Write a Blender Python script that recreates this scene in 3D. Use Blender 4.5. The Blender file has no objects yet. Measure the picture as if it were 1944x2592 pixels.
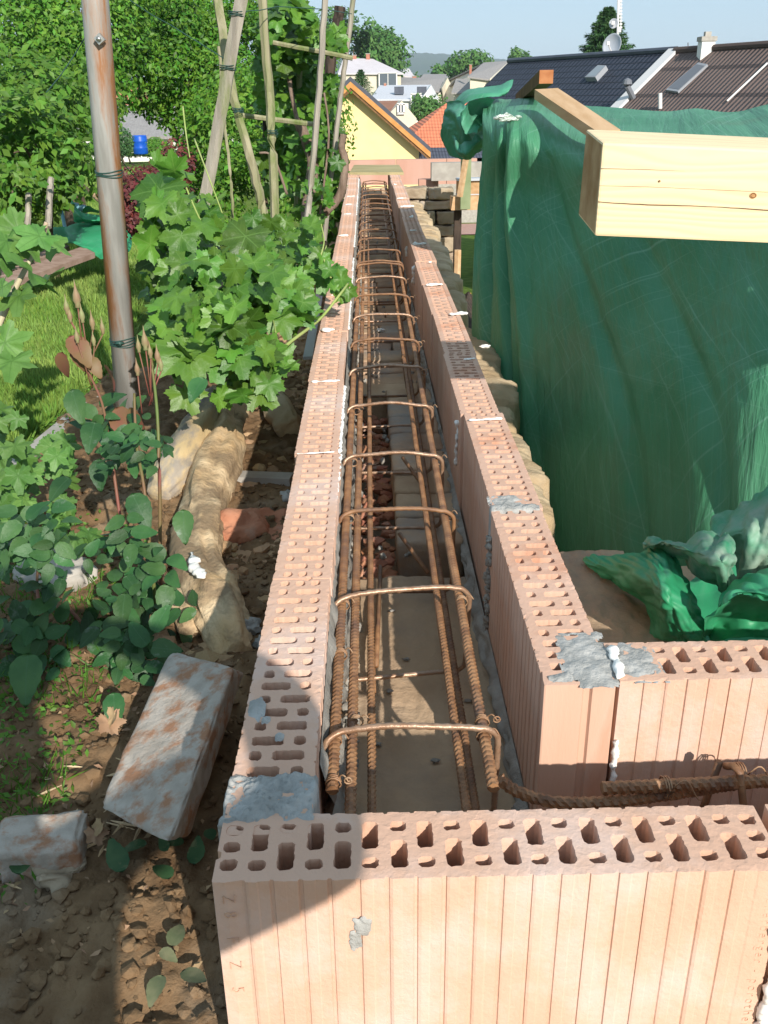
import bpy, bmesh, math, random
import numpy as np
from mathutils import Vector, Matrix, noise, geometry
R = math.radians
random.seed(7); rng = np.random.default_rng(11)
sc = bpy.context.scene
col = sc.collection
# ------------------------------------------------------------------ camera
F, CX, CY, SV, H = 2380.0, 972.0, 1296.0, 1944/1659, 0.6157
def _cam():
    vp = (923., 238.); dx = 80.
    a = Vector(((vp[0]-CX)/F, -(vp[1]-CY)/F, -1)).normalized()
    Yd = (F*F+(vp[0]-CX)*dx)/(CY-vp[1])
    d = Vector((dx/F, -Yd/F, -1)).normalized()
    return a.cross(-d), a, -d
XC, YC, ZC = _cam()
XC.normalize(); ZC = XC.cross(YC)
cam = bpy.data.objects.new('camera', bpy.data.cameras.new('camera')); col.objects.link(cam)
cam.data.sensor_fit = 'VERTICAL'; cam.data.sensor_height = 36; cam.data.lens = 36*F/2592
cam.data.clip_start = .02; cam.data.clip_end = 9000
cam.matrix_world = Matrix(((XC.x, XC.y, XC.z, 0), (YC.x, YC.y, YC.z, 0), (ZC.x, ZC.y, ZC.z, H), (0, 0, 0, 1)))
sc.camera = cam
# ------------------------------------------------------------------ light
SUN = Vector((.67, -1.8, 1.0)).normalized()
world = bpy.data.worlds.new('World'); sc.world = world; world.use_nodes = True
wn = world.node_tree; bg = wn.nodes['Background']
sky = wn.nodes.new('ShaderNodeTexSky'); sky.sky_type = 'NISHITA'; sky.sun_disc = False
sky.sun_elevation = math.asin(SUN.z); sky.sun_rotation = math.atan2(SUN.x, SUN.y)
sky.air_density = 1.0; sky.dust_density = .7; sky.ozone_density = 2.2; sky.altitude = 400
smx = wn.nodes.new('ShaderNodeMixRGB'); smx.inputs[0].default_value = .78; smx.inputs[2].default_value = (3.15, 4.35, 5.35, 1)   # thin even summer haze evens the sky out
wn.links.new(sky.outputs[0], smx.inputs[1]); wn.links.new(smx.outputs[0], bg.inputs[0]); bg.inputs[1].default_value = .105
sun = bpy.data.objects.new('sun', bpy.data.lights.new('sun', 'SUN')); col.objects.link(sun)
sun.data.energy = 4.0; sun.data.angle = R(.55); sun.data.color = (1, .94, .86)
sun.rotation_euler = SUN.to_track_quat('Z', 'Y').to_euler(); sun.location = (3, -6, 6)
sc.view_settings.view_transform = 'Standard'; sc.view_settings.look = 'None'
sc.view_settings.exposure = .60; sc.view_settings.gamma = 1
sc.cycles.max_bounces = 6; sc.cycles.transparent_max_bounces = 6
# ------------------------------------------------------------------ helpers
def ray(vx, vy):
    c = Vector(((vx*SV-CX)/F, -(vy*SV-CY)/F, -1))
    return Vector((c.dot(XC), c.dot(YC), c.dot(ZC)))
def P(vx, vy, Y=None, z=None, X=None):
    r = ray(vx, vy)
    k = Y/r.y if Y is not None else ((z-H)/r.z if z is not None else X/r.x)
    return Vector((0, 0, H)) + r*k
def VM(Y): return 2604/SV/Y          # picture px (1659 wide) per metre at distance Y
class MB:
    def __init__(s): s.v = []; s.f = []; s.m = []
    def add(s, vs, fs, mi=0):
        n = len(s.v); s.v += [tuple(v) for v in vs]; s.f += [tuple(i+n for i in f) for f in fs]; s.m += [mi]*len(fs)
    def box(s, c, size, rot=None, mi=0, jit=0):
        q = []
        for z in (-.5, .5):
            for y in (-.5, .5):
                for x in (-.5, .5):
                    v = Vector((x*size[0], y*size[1], z*size[2]))
                    if jit: v += Vector([random.uniform(-jit, jit) for _ in range(3)])
                    q.append((rot @ v if rot else v) + Vector(c))
        s.add(q, [(0,2,3,1),(4,5,7,6),(0,1,5,4),(2,6,7,3),(0,4,6,2),(1,3,7,5)], mi)
    def hexa(s, p, mi=0):  # p: 4 bottom ccw, 4 top
        s.add(p, [(3,2,1,0),(4,5,6,7),(0,1,5,4),(1,2,6,5),(2,3,7,6),(3,0,4,7)], mi)
    def prism(s, poly, off, mi=0):
        n = len(poly); off = Vector(off); a = [Vector(p) for p in poly]
        s.add(a+[p+off for p in a], [tuple(range(n))[::-1], tuple(range(n, 2*n))]+[(i, (i+1) % n, n+(i+1) % n, n+i) for i in range(n)], mi)
    def tube(s, pts, r, n=8, mi=0, rib=0, ribh=0, cap=True):
        pts = [Vector(p) for p in pts]
        rs = r if isinstance(r, (list, tuple)) else [r]*len(pts)
        vs = []; up = Vector((.13, .21, 1)).normalized(); dist = 0
        for i, p in enumerate(pts):
            t = (pts[min(i+1, len(pts)-1)]-pts[max(i-1, 0)]).normalized()
            a = t.cross(up)
            if a.length < .2: a = t.cross(Vector((0, 1, .1)))
            a.normalize(); b = t.cross(a)
            if i: dist += (p-pts[i-1]).length
            for k in range(n):
                th = 2*math.pi*k/n
                rr = rs[i]
                if rib:
                    ph = (dist/rib + .9*math.sin(th)) % 1.0
                    rr += ribh*(1 if ph < .45 else -.15)*(1 if abs(math.cos(th)) > .15 else 0) + (ribh*.8 if abs(math.cos(th)) < .15 else 0)
                vs.append(p + a*math.cos(th)*rr + b*math.sin(th)*rr)
        fs = []
        for i in range(len(pts)-1):
            for k in range(n):
                k2 = (k+1) % n
                fs.append((i*n+k, i*n+k2, (i+1)*n+k2, (i+1)*n+k))
        if cap: fs += [tuple(range(n))[::-1], tuple((len(pts)-1)*n+k for k in range(n))]
        s.add(vs, fs, mi)
    def lathe(s, prof, c, n=20, mi=0, axis=None):
        M = axis.to_track_quat('Z', 'Y').to_matrix() if axis else Matrix.Identity(3)
        vs = []; c = Vector(c)
        for r, z in prof:
            for k in range(n):
                th = 2*math.pi*k/n; vs.append(c + M @ Vector((r*math.cos(th), r*math.sin(th), z)))
        fs = [(i*n+k, i*n+(k+1) % n, (i+1)*n+(k+1) % n, (i+1)*n+k) for i in range(len(prof)-1) for k in range(n)]
        fs += [tuple(range(n))[::-1], tuple((len(prof)-1)*n+k for k in range(n))]
        s.add(vs, fs, mi)
    def blob(s, c, size, sub=2, amp=.25, fr=2.0, mi=0, rot=None, seed=0):
        vs, fs = ICO[sub]; c = Vector(c); o = Vector((seed*3.1+c.x*9, seed*1.7+c.y*9, c.z*9))
        out = []
        for v in vs:
            w = Vector(v); k = 1 + amp*noise.noise(w*fr+o)*2
            w = Vector((w.x*size[0], w.y*size[1], w.z*size[2]))*k
            out.append((rot @ w if rot else w)+c)
        s.add(out, fs, mi)
    def build(s, name, mats, parent=None, smooth=False):
        me = bpy.data.meshes.new(name); me.from_pydata(s.v, [], s.f)
        for m in (mats if isinstance(mats, (list, tuple)) else [mats]): me.materials.append(m)
        if any(s.m): me.polygons.foreach_set('material_index', s.m)
        if smooth: me.polygons.foreach_set('use_smooth', [True]*len(s.f))
        me.update()
        return link(name, me, parent)
ICO = {}
for sub in (1, 2, 3, 4):
    b = bmesh.new(); bmesh.ops.create_icosphere(b, subdivisions=sub, radius=1)
    ICO[sub] = ([tuple(v.co) for v in b.verts], [tuple(v.index for v in f.verts) for f in b.faces]); b.free()
def link(name, data, parent=None):
    o = bpy.data.objects.new(name, data); col.objects.link(o)
    if parent:
        o.parent = parent; o.matrix_parent_inverse = Matrix.Translation(-parent.location)
    return o
def tag(o, label=None, cat=None, group=None, kind=None):
    if label: o['label'] = label
    if cat: o['category'] = cat
    if group: o['group'] = group
    if kind: o['kind'] = kind
    return o
def thing(name, label, cat, loc=(0, 0, 0), group=None):
    o = bpy.data.objects.new(name, None); col.objects.link(o); o.location = loc; o.empty_display_size = .1
    return tag(o, label, cat, group)
def npmesh(name, V, Fs, mat, parent=None, smooth=False):
    """V (n,3); Fs (m,k) same arity"""
    me = bpy.data.meshes.new(name); k = Fs.shape[1]
    me.vertices.add(len(V)); me.vertices.foreach_set('co', np.asarray(V, dtype=np.float32).ravel())
    me.loops.add(Fs.size); me.loops.foreach_set('vertex_index', Fs.astype(np.int32).ravel())
    me.polygons.add(len(Fs)); me.polygons.foreach_set('loop_start', np.arange(0, Fs.size, k, dtype=np.int32))
    me.polygons.foreach_set('loop_total', np.full(len(Fs), k, dtype=np.int32))
    if smooth: me.polygons.foreach_set('use_smooth', np.ones(len(Fs), dtype=bool))
    me.materials.append(mat); me.update(calc_edges=True); me.validate()
    return link(name, me, parent)
def leaves(name, tmpl, pos, nrm, tip, scale, mat, parent=None, smooth=False):
    tv, tf = tmpl; pos = np.asarray(pos, float); n = np.asarray(nrm, float); t = np.asarray(tip, float)
    n = n/np.linalg.norm(n, axis=1, keepdims=True)
    t = t-(t*n).sum(1, keepdims=True)*n; t = t/(np.linalg.norm(t, axis=1, keepdims=True)+1e-9)
    x = np.cross(t, n); s = np.asarray(scale, float).reshape(-1, 1, 1)
    V = pos[:, None, :] + s*(tv[None, :, 0:1]*x[:, None, :]+tv[None, :, 1:2]*t[:, None, :]+tv[None, :, 2:3]*n[:, None, :])
    k = len(tv); Fs = (tf[None, :, :]+(np.arange(len(pos))*k)[:, None, None]).reshape(-1, 3)
    o = npmesh(name, V.reshape(-1, 3), Fs, mat, parent, smooth)
    if mat.get('veins'):
        li = np.empty(len(o.data.loops), dtype=np.int32); o.data.loops.foreach_get('vertex_index', li)
        uv = o.data.uv_layers.new(name='leaf'); uv.data.foreach_set('uv', (tv[li % k][:, :2]).astype(np.float32).ravel())
    return o
# ------------------------------------------------------------------ materials
def mat(name, c1, c2=None, scale=8, rough=.8, bump=0, bscale=60, spec=.3, c3=None, s3=2.0, t3=(.55, .7), metal=0, stretch=None,
        isl=0, trans=0, coords='Object', bdist=.002, detail=5, sheen=0):
    m = bpy.data.materials.new(name); m.use_nodes = True; N = m.node_tree.nodes; L = m.node_tree.links
    b = N['Principled BSDF']; b.inputs['Roughness'].default_value = rough; b.inputs['Metallic'].default_value = metal
    b.inputs['Specular IOR Level'].default_value = spec
    tc = N.new('ShaderNodeTexCoord'); mp = N.new('ShaderNodeMapping'); L.new(tc.outputs[coords], mp.inputs[0])
    if stretch: mp.inputs['Scale'].default_value = stretch
    out = None
    if c2:
        n = N.new('ShaderNodeTexNoise'); n.inputs['Scale'].default_value = scale; n.inputs['Detail'].default_value = detail
        L.new(mp.outputs[0], n.inputs[0])
        r = N.new('ShaderNodeValToRGB'); r.color_ramp.elements[0].position = .35; r.color_ramp.elements[1].position = .65
        r.color_ramp.elements[0].color = (*c1, 1); r.color_ramp.elements[1].color = (*c2, 1)
        L.new(n.outputs[0], r.inputs[0]); out = r.outputs[0]
    else:
        rgb = N.new('ShaderNodeRGB'); rgb.outputs[0].default_value = (*c1, 1); out = rgb.outputs[0]
    if c3:
        n = N.new('ShaderNodeTexNoise'); n.inputs['Scale'].default_value = s3; n.inputs['Detail'].default_value = 6
        n.inputs['Roughness'].default_value = .65
        L.new(mp.outputs[0], n.inputs[0])
        mr = N.new('ShaderNodeMapRange'); mr.inputs[1].default_value = t3[0]; mr.inputs[2].default_value = t3[1]
        L.new(n.outputs[0], mr.inputs[0])
        mx = N.new('ShaderNodeMixRGB'); L.new(mr.outputs[0], mx.inputs[0]); L.new(out, mx.inputs[1]); mx.inputs[2].default_value = (*c3, 1)
        out = mx.outputs[0]
    if isl:
        g = N.new('ShaderNodeNewGeometry'); hs = N.new('ShaderNodeHueSaturation')
        mr = N.new('ShaderNodeMapRange'); mr.inputs[3].default_value = 1-isl; mr.inputs[4].default_value = 1+isl
        L.new(g.outputs['Random Per Island'], mr.inputs[0]); L.new(mr.outputs[0], hs.inputs['Value'])
        m2 = N.new('ShaderNodeMath'); m2.operation = 'MULTIPLY'; m2.inputs[1].default_value = 7.31
        m3 = N.new('ShaderNodeMath'); m3.operation = 'FRACT'; L.new(g.outputs['Random Per Island'], m2.inputs[0]); L.new(m2.outputs[0], m3.inputs[0])
        mr2 = N.new('ShaderNodeMapRange'); mr2.inputs[3].default_value = .5-isl*.05; mr2.inputs[4].default_value = .5+isl*.05
        L.new(m3.outputs[0], mr2.inputs[0]); L.new(mr2.outputs[0], hs.inputs['Hue'])
        L.new(out, hs.inputs['Color']); out = hs.outputs[0]
    L.new(out, b.inputs['Base Color'])
    if bump:
        n = N.new('ShaderNodeTexNoise'); n.inputs['Scale'].default_value = bscale; n.inputs['Detail'].default_value = 6
        n.inputs['Roughness'].default_value = .65
        L.new(mp.outputs[0], n.inputs[0])
        bp = N.new('ShaderNodeBump'); bp.inputs['Strength'].default_value = bump; bp.inputs['Distance'].default_value = bdist
        L.new(n.outputs[0], bp.inputs['Height']); L.new(bp.outputs[0], b.inputs['Normal'])
    if trans:
        tr = N.new('ShaderNodeBsdfTranslucent'); L.new(out, tr.inputs[0])
        ms = N.new('ShaderNodeMixShader'); ms.inputs[0].default_value = trans
        L.new(b.outputs[0], ms.inputs[1]); L.new(tr.outputs[0], ms.inputs[2])
        L.new(ms.outputs[0], N['Material Output'].inputs[0])
    return m
M = {}
M['clay'] = mat('fired_clay', (.61, .375, .262), (.67, .445, .328), 5, .88, .7, 130, .15, c3=(.65, .49, .42), s3=5, t3=(.48, .66), bdist=.0018)
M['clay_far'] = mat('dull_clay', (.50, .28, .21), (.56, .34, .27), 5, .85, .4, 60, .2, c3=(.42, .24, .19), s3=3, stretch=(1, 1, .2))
M['clay_red'] = mat('red_streaked_clay', (.60, .37, .26), (.65, .425, .32), 6, .85, .5, 150, .2, c3=(.48, .17, .07), s3=5, t3=(.5, .75), stretch=(1, 1, .22), bdist=.0012)
M['letter'] = mat('stamped_clay', (.60, .37, .25), (.64, .42, .30), 40)
M['mortar'] = mat('grey_mortar', (.34, .335, .31), (.47, .46, .43), 34, .95, 1, 130, .1, bdist=.004)
M['mortar_dk'] = mat('dark_mortar', (.26, .235, .20), (.38, .355, .31), 30, .95, .9, 70, .1, bdist=.005)
M['foam'] = mat('mounting_foam', (.82, .80, .74), (.88, .87, .82), 30, .6, .4, 60, .3)
M['rust'] = mat('rusty_steel', (.17, .080, .036), (.30, .155, .070), 45, .55, .7, 220, .5, c3=(.13, .07, .045), s3=12, t3=(.52, .7), bdist=.001)
M['rust_pale'] = mat('worn_stirrup_steel', (.28, .15, .08), (.40, .26, .17), 60, .35, .6, 250, .7, bdist=.001, metal=.35)
M['wire'] = mat('tie_wire', (.28, .14, .07), (.38, .24, .14), 40, .5)
M['brick_old'] = mat('old_brick', (.42, .27, .17), (.54, .38, .25), 9, .95, .9, 70, .1, c3=(.36, .31, .26), s3=4, t3=(.5, .65), isl=.14, bdist=.004)
M['brick_red'] = mat('broken_red_brick', (.40, .16, .09), (.52, .26, .16), 14, .95, .9, 60, .1, c3=(.42, .34, .28), s3=7, isl=.2, bdist=.005)
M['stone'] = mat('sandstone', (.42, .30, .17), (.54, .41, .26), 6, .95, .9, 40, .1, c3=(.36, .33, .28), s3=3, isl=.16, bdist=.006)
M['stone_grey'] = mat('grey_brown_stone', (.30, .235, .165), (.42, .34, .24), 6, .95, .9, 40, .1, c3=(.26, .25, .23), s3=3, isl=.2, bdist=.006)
M['soil'] = mat('garden_soil', (.14, .085, .045), (.24, .155, .085), 14, 1, 1, 60, .05, c3=(.29, .22, .15), s3=5, t3=(.55, .75), bdist=.005)
M['rubble'] = mat('clay_rubble', (.36, .235, .13), (.50, .34, .20), 10, 1, 1, 60, .05, c3=(.36, .19, .11), s3=5, isl=.25, bdist=.005)
M['slab'] = mat('earthy_slab', (.42, .29, .18), (.52, .375, .245), 7, .95, .9, 60, .1, c3=(.30, .23, .17), s3=4, t3=(.45, .7), bdist=.004)
M['concrete'] = mat('concrete', (.34, .31, .27), (.43, .40, .35), 14, .95, .6, 80, .1)
M['grass_g'] = mat('lawn_ground', (.075, .125, .022), (.13, .19, .035), 5, 1, .8, 40, .05, c3=(.16, .20, .06), s3=1.2, bdist=.02)
M['grass'] = mat('grass_blades', (.15, .27, .04), (.25, .36, .08), 2, .6, 0, isl=.35, trans=.3, spec=.3)
M['tarp'] = mat('green_tarpaulin', (.055, .27, .15), (.085, .33, .20), 5, .5, .35, 500, .35, c3=(.19, .36, .27), s3=3.5, t3=(.56, .95), bdist=.0006, trans=.12)
M['tarp_new'] = mat('smooth_green_tarpaulin', (.028, .27, .115), (.045, .34, .155), 4, .48, .25, 60, .4, trans=.12)
M['tarp_worn'] = mat('worn_tarpaulin', (.04, .24, .12), (.08, .32, .18), 9, .55, .5, 200, .4, c3=(.24, .33, .25), s3=6, t3=(.44, .60), bdist=.001, trans=.08)
M['wood_new'] = mat('fresh_spruce', (.74, .55, .30), (.80, .63, .38), 6, .7, .25, 30, .2, stretch=(.12, 1.2, 3), bdist=.001)
M['wood_end'] = mat('sawn_end_grain', (.36, .21, .10), (.50, .33, .18), 22, .9, .6, 150, .1)
M['wood_mid'] = mat('planed_rafter', (.50, .31, .16), (.60, .40, .23), 10, .8, .3, 40, .2, stretch=(3, .2, 3))
M['wood_dk'] = mat('brown_beam', (.16, .085, .04), (.24, .13, .06), 10, .85, .4, 40, .1)
M['wood_or'] = mat('orange_sawn_end', (.36, .13, .05), (.46, .19, .08), 30, .9)
M['wood_grey'] = mat('weathered_pole', (.25, .22, .18), (.38, .34, .28), 9, .9, .7, 60, .1, stretch=(5, 5, .5), c3=(.20, .22, .10), s3=3, bdist=.003)
M['wood_mossy'] = mat('mossy_pole', (.24, .22, .13), (.34, .31, .20), 9, .9, .7, 60, .1, stretch=(5, 5, .5), c3=(.15, .19, .06), s3=3, t3=(.45, .65), bdist=.003)
M['wood_black'] = mat('tarred_post', (.035, .028, .024), (.09, .065, .05), 12, .9, .6, 50, .1, stretch=(4, 4, .6))
M['board'] = mat('faded_board', (.30, .20, .15), (.40, .28, .22), 9, .9, .5, 50, .1, stretch=(2, 2, 2))
M['plank'] = mat('mossy_plank', (.34, .29, .15), (.48, .40, .22), 7, .9, .5, 50, .1, stretch=(.5, 3, 3))
M['bark'] = mat('vine_bark', (.16, .11, .08), (.30, .22, .17), 12, .95, 1, 60, .1, stretch=(4, 4, .7), bdist=.005)
M['log'] = mat('clay_caked_log', (.62, .42, .22), (.74, .57, .36), 9, .95, 1, 45, .1, c3=(.30, .215, .13), s3=4, t3=(.50, .60), bdist=.008)
M['log_grey'] = mat('grey_stripped_wood', (.24, .205, .165), (.38, .33, .27), 14, .8, 1, 30, .2, stretch=(1, .3, 1), c3=(.58, .44, .24), s3=6, t3=(.50, .58), bdist=.004)
M['whitebrick'] = mat('lime_washed_brick', (.36, .31, .255), (.47, .41, .345), 40, .95, 1, 90, .1, c3=(.36, .19, .11), s3=28, t3=(.48, .62), bdist=.003)
M['pipe'] = mat('galvanised_pipe', (.28, .27, .245), (.46, .45, .42), 16, .55, .5, 80, .4, stretch=(2.5, 2.5, .30), c3=(.30, .135, .055), s3=8, t3=(.44, .60), metal=.15, bdist=.001)
M['zinc'] = mat('zinc_bolt', (.5, .48, .44), None, rough=.3, metal=.8)
M['wire_green'] = mat('green_wire', (.03, .075, .06), None, rough=.4)
M['grape'] = mat('grape_leaf', (.056, .158, .016), (.105, .225, .026), 14, .42, .6, 45, .5, isl=.38, trans=.28, bdist=.004)
M['grape_lt'] = mat('young_grape_leaf', (.085, .215, .022), (.13, .275, .036), 14, .40, .6, 45, .5, isl=.22, trans=.32, bdist=.004)
M['rose'] = mat('rose_leaf', (.028, .088, .024), (.052, .128, .036), 22, .48, .6, 60, .35, c3=(.20, .25, .19), s3=26, t3=(.60, .74), isl=.38, trans=.18, bdist=.003)
M['rose_red'] = mat('young_rose_leaf', (.24, .075, .065), (.19, .12, .05), 16, .5, isl=.15, trans=.2)
M['rose_stem'] = mat('rose_stem', (.11, .16, .04), (.20, .07, .05), 9, .5)
M['rose_stem_r'] = mat('red_rose_stem', (.24, .075, .06), (.18, .10, .05), 9, .5)
M['bud'] = mat('rose_bud', (.24, .26, .11), (.27, .17, .10), 40, .6)
M['currant'] = mat('currant_leaf', (.085, .20, .035), (.13, .26, .06), 20, .5, .6, 60, .4, isl=.22, trans=.25, bdist=.003)
M['stem_g'] = mat('green_stem', (.28, .36, .09), (.38, .43, .15), 9, .5)
M['stem_pale'] = mat('pale_stem', (.50, .50, .30), (.44, .30, .22), 5, .5)
M['leafA'] = mat('tree_leaves', (.070, .190, .014), (.125, .275, .024), 1.2, .5, isl=.45, trans=.35, spec=.35)
M['leafB'] = mat('shrub_leaves', (.080, .21, .016), (.135, .285, .030), 1.5, .5, isl=.4, trans=.35, spec=.35)
M['leafC'] = mat('hazel_leaves', (.078, .185, .020), (.125, .255, .032), 2, .5, isl=.35, trans=.35)
M['leafRed'] = mat('barberry_leaves', (.10, .022, .020), (.17, .045, .035), 5, .5, isl=.4, trans=.25)
M['leafDk'] = mat('conifer_needles', (.035, .095, .028), (.06, .14, .04), 2, .7, isl=.35, trans=.1)
M['leafFar'] = mat('distant_leaves', (.055, .14, .03), (.09, .19, .045), .6, .7, isl=.35, trans=.2)
M['trunk'] = mat('tree_bark', (.09, .065, .045), (.16, .12, .085), 9, .95, .8, 40, .1)
M['drygrass'] = mat('dead_leaf', (.25, .15, .08), (.36, .24, .14), 15, .8, .4, 60, isl=.3)
M['blue'] = mat('blue_plastic', (.006, .075, .42), (.010, .10, .50), 6, .4)
M['yellow'] = mat('yellow_render', (.82, .64, .30), (.85, .67, .33), 3, .9)
M['fascia'] = mat('orange_fascia', (.50, .22, .06), (.58, .28, .09), 4, .7)
M['darkroof'] = mat('graphite_tiles', (.055, .062, .082), (.075, .083, .105), 3, .5, spec=.4)
M['tar'] = mat('grey_roofing', (.16, .17, .19), None, rough=.7)
M['verge'] = mat('white_verge', (.66, .64, .62), None)
M['white'] = mat('white_render', (.74, .71, .66), (.80, .78, .74), 3, .9)
M['cream'] = mat('cream_render', (.62, .55, .42), (.68, .61, .48), 2, .9)
M['greyroof'] = mat('fibre_cement_roof', (.25, .23, .22), (.33, .31, .29), 3, .9, stretch=(6, 1, 1))
M['paleroof'] = mat('pale_metal_roof', (.50, .51, .54), (.58, .58, .60), 3, .6, stretch=(6, 1, 1))
M['pinkroof'] = mat('pale_pink_roof', (.60, .54, .54), (.66, .60, .60), 2, .6)
M['brownroof'] = mat('brown_roof', (.26, .12, .07), (.32, .16, .10), 3, .9)
M['glass'] = mat('window_glass', (.10, .12, .14), None, rough=.15, spec=.6)
M['chim'] = mat('brick_chimney', (.36, .14, .09), (.44, .20, .13), 8, .9)
M['metal_grey'] = mat('grey_metal', (.50, .52, .55), None, rough=.45, metal=.2)
M['paving'] = mat('pink_paving', (.42, .24, .19), (.48, .29, .23), 6, .9)
M['hill'] = mat('forest_hill', (.03, .065, .035), (.045, .085, .04), .01, 1)
M['pvc'] = mat('turquoise_pipe', (.14, .32, .36), (.20, .36, .40), 8, .5)
M['cloth'] = mat('dark_cloth', (.05, .06, .08), (.08, .09, .12), 20, .9)
M['skin'] = mat('skin', (.50, .30, .21), (.54, .33, .24), 20, .6)
M['hair'] = mat('brown_hair', (.06, .035, .02), None)
def roofmat(name, base, dark, rowh, colw, axis_row='Y', dirv=None, dirr=None):
    """tiles: bands along the ridge direction dirv and rows across, from object coordinates"""
    m = mat(name, base, tuple(min(1, c*1.15) for c in base), 2, .6); N = m.node_tree.nodes; L = m.node_tree.links
    tc = N.new('ShaderNodeTexCoord')
    def saw(dv, period):
        d = N.new('ShaderNodeVectorMath'); d.operation = 'DOT_PRODUCT'; d.inputs[1].default_value = dv
        L.new(tc.outputs['Object'], d.inputs[0])
        a = N.new('ShaderNodeMath'); a.operation = 'MULTIPLY'; a.inputs[1].default_value = 1/period; L.new(d.outputs['Value'], a.inputs[0])
        f = N.new('ShaderNodeMath'); f.operation = 'FRACT'; L.new(a.outputs[0], f.inputs[0]); return f.outputs[0]
    s1 = saw(dirr, rowh); s2 = saw(dirv, colw)
    pp = N.new('ShaderNodeMath'); pp.operation = 'PINGPONG'; pp.inputs[1].default_value = .5; L.new(s2, pp.inputs[0])
    ad = N.new('ShaderNodeMath'); ad.operation = 'ADD'; L.new(s1, ad.inputs[0]); L.new(pp.outputs[0], ad.inputs[1])
    bp = N.new('ShaderNodeBump'); bp.inputs['Strength'].default_value = 1; bp.inputs['Distance'].default_value = .07
    L.new(ad.outputs[0], bp.inputs['Height']); L.new(bp.outputs[0], N['Principled BSDF'].inputs['Normal'])
    lt = N.new('ShaderNodeMath'); lt.operation = 'LESS_THAN'; lt.inputs[1].default_value = .14; L.new(s1, lt.inputs[0])
    mx = N.new('ShaderNodeMixRGB'); L.new(lt.outputs[0], mx.inputs[0])
    src = N['Principled BSDF'].inputs['Base Color'].links[0].from_socket
    L.new(src, mx.inputs[1]); mx.inputs[2].default_value = (*dark, 1); L.new(mx.outputs[0], N['Principled BSDF'].inputs['Base Color'])
    return m
def veins(m, kind, col_, w=.012, amt=.55):
    m['veins'] = 1; N = m.node_tree.nodes; L = m.node_tree.links; b = N['Principled BSDF']; src = b.inputs['Base Color'].links[0].from_socket
    uv = N.new('ShaderNodeUVMap'); uv.uv_map = 'leaf'; sx = N.new('ShaderNodeSeparateXYZ'); L.new(uv.outputs[0], sx.inputs[0])
    def mth(op, a, b_=None):
        n = N.new('ShaderNodeMath'); n.operation = op
        for i, q in enumerate((a, b_)):
            if q is None: continue
            if isinstance(q, (int, float)): n.inputs[i].default_value = q
            else: L.new(q, n.inputs[i])
        return n.outputs[0]
    ax = mth('ABSOLUTE', sx.outputs[0]); y = sx.outputs[1]; best = None
    if kind == 'palm':
        for c in (0, 1.08, 2.08):
            d = mth('ABSOLUTE', mth('SUBTRACT', mth('MULTIPLY', ax, math.cos(c)), mth('MULTIPLY', y, math.sin(c)))); al = mth('ADD', mth('MULTIPLY', ax, math.sin(c)), mth('MULTIPLY', y, math.cos(c)))
            d = mth('ADD', d, mth('MULTIPLY', mth('LESS_THAN', al, 0), 1)); d = mth('ADD', d, mth('MULTIPLY', al, .012)); best = d if best is None else mth('MINIMUM', best, d)
            # side veins
            f = mth('FRACT', mth('MULTIPLY', mth('SUBTRACT', al, mth('MULTIPLY', d, .8)), 9)); g = mth('MULTIPLY', mth('ABSOLUTE', mth('SUBTRACT', f, .5)), .11); g = mth('ADD', g, mth('ADD', mth('MULTIPLY', mth('GREATER_THAN', d, .16), 1), mth('ADD', .009, mth('MULTIPLY', mth('LESS_THAN', al, 0), 1)))); best = mth('MINIMUM', best, g)
    else:
        f = mth('FRACT', mth('MULTIPLY', mth('SUBTRACT', y, mth('MULTIPLY', ax, .8)), 8)); g = mth('ADD', mth('MULTIPLY', mth('ABSOLUTE', mth('SUBTRACT', f, .5)), .12), .008); best = mth('MINIMUM', ax, g)
    mr = N.new('ShaderNodeMapRange'); mr.inputs[1].default_value = w*.4; mr.inputs[2].default_value = w*1.3; mr.inputs[3].default_value = amt; mr.inputs[4].default_value = 0; L.new(best, mr.inputs[0])
    mx = N.new('ShaderNodeMixRGB'); L.new(mr.outputs[0], mx.inputs[0]); L.new(src, mx.inputs[1]); mx.inputs[2].default_value = (*col_, 1); L.new(mx.outputs[0], b.inputs['Base Color'])
veins(M['grape'], 'palm', (.16, .30, .07)); veins(M['grape_lt'], 'palm', (.24, .40, .10)); veins(M['currant'], 'palm', (.05, .12, .02)); veins(M['rose'], 'pin', (.07, .15, .07), .010, .5)
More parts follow.
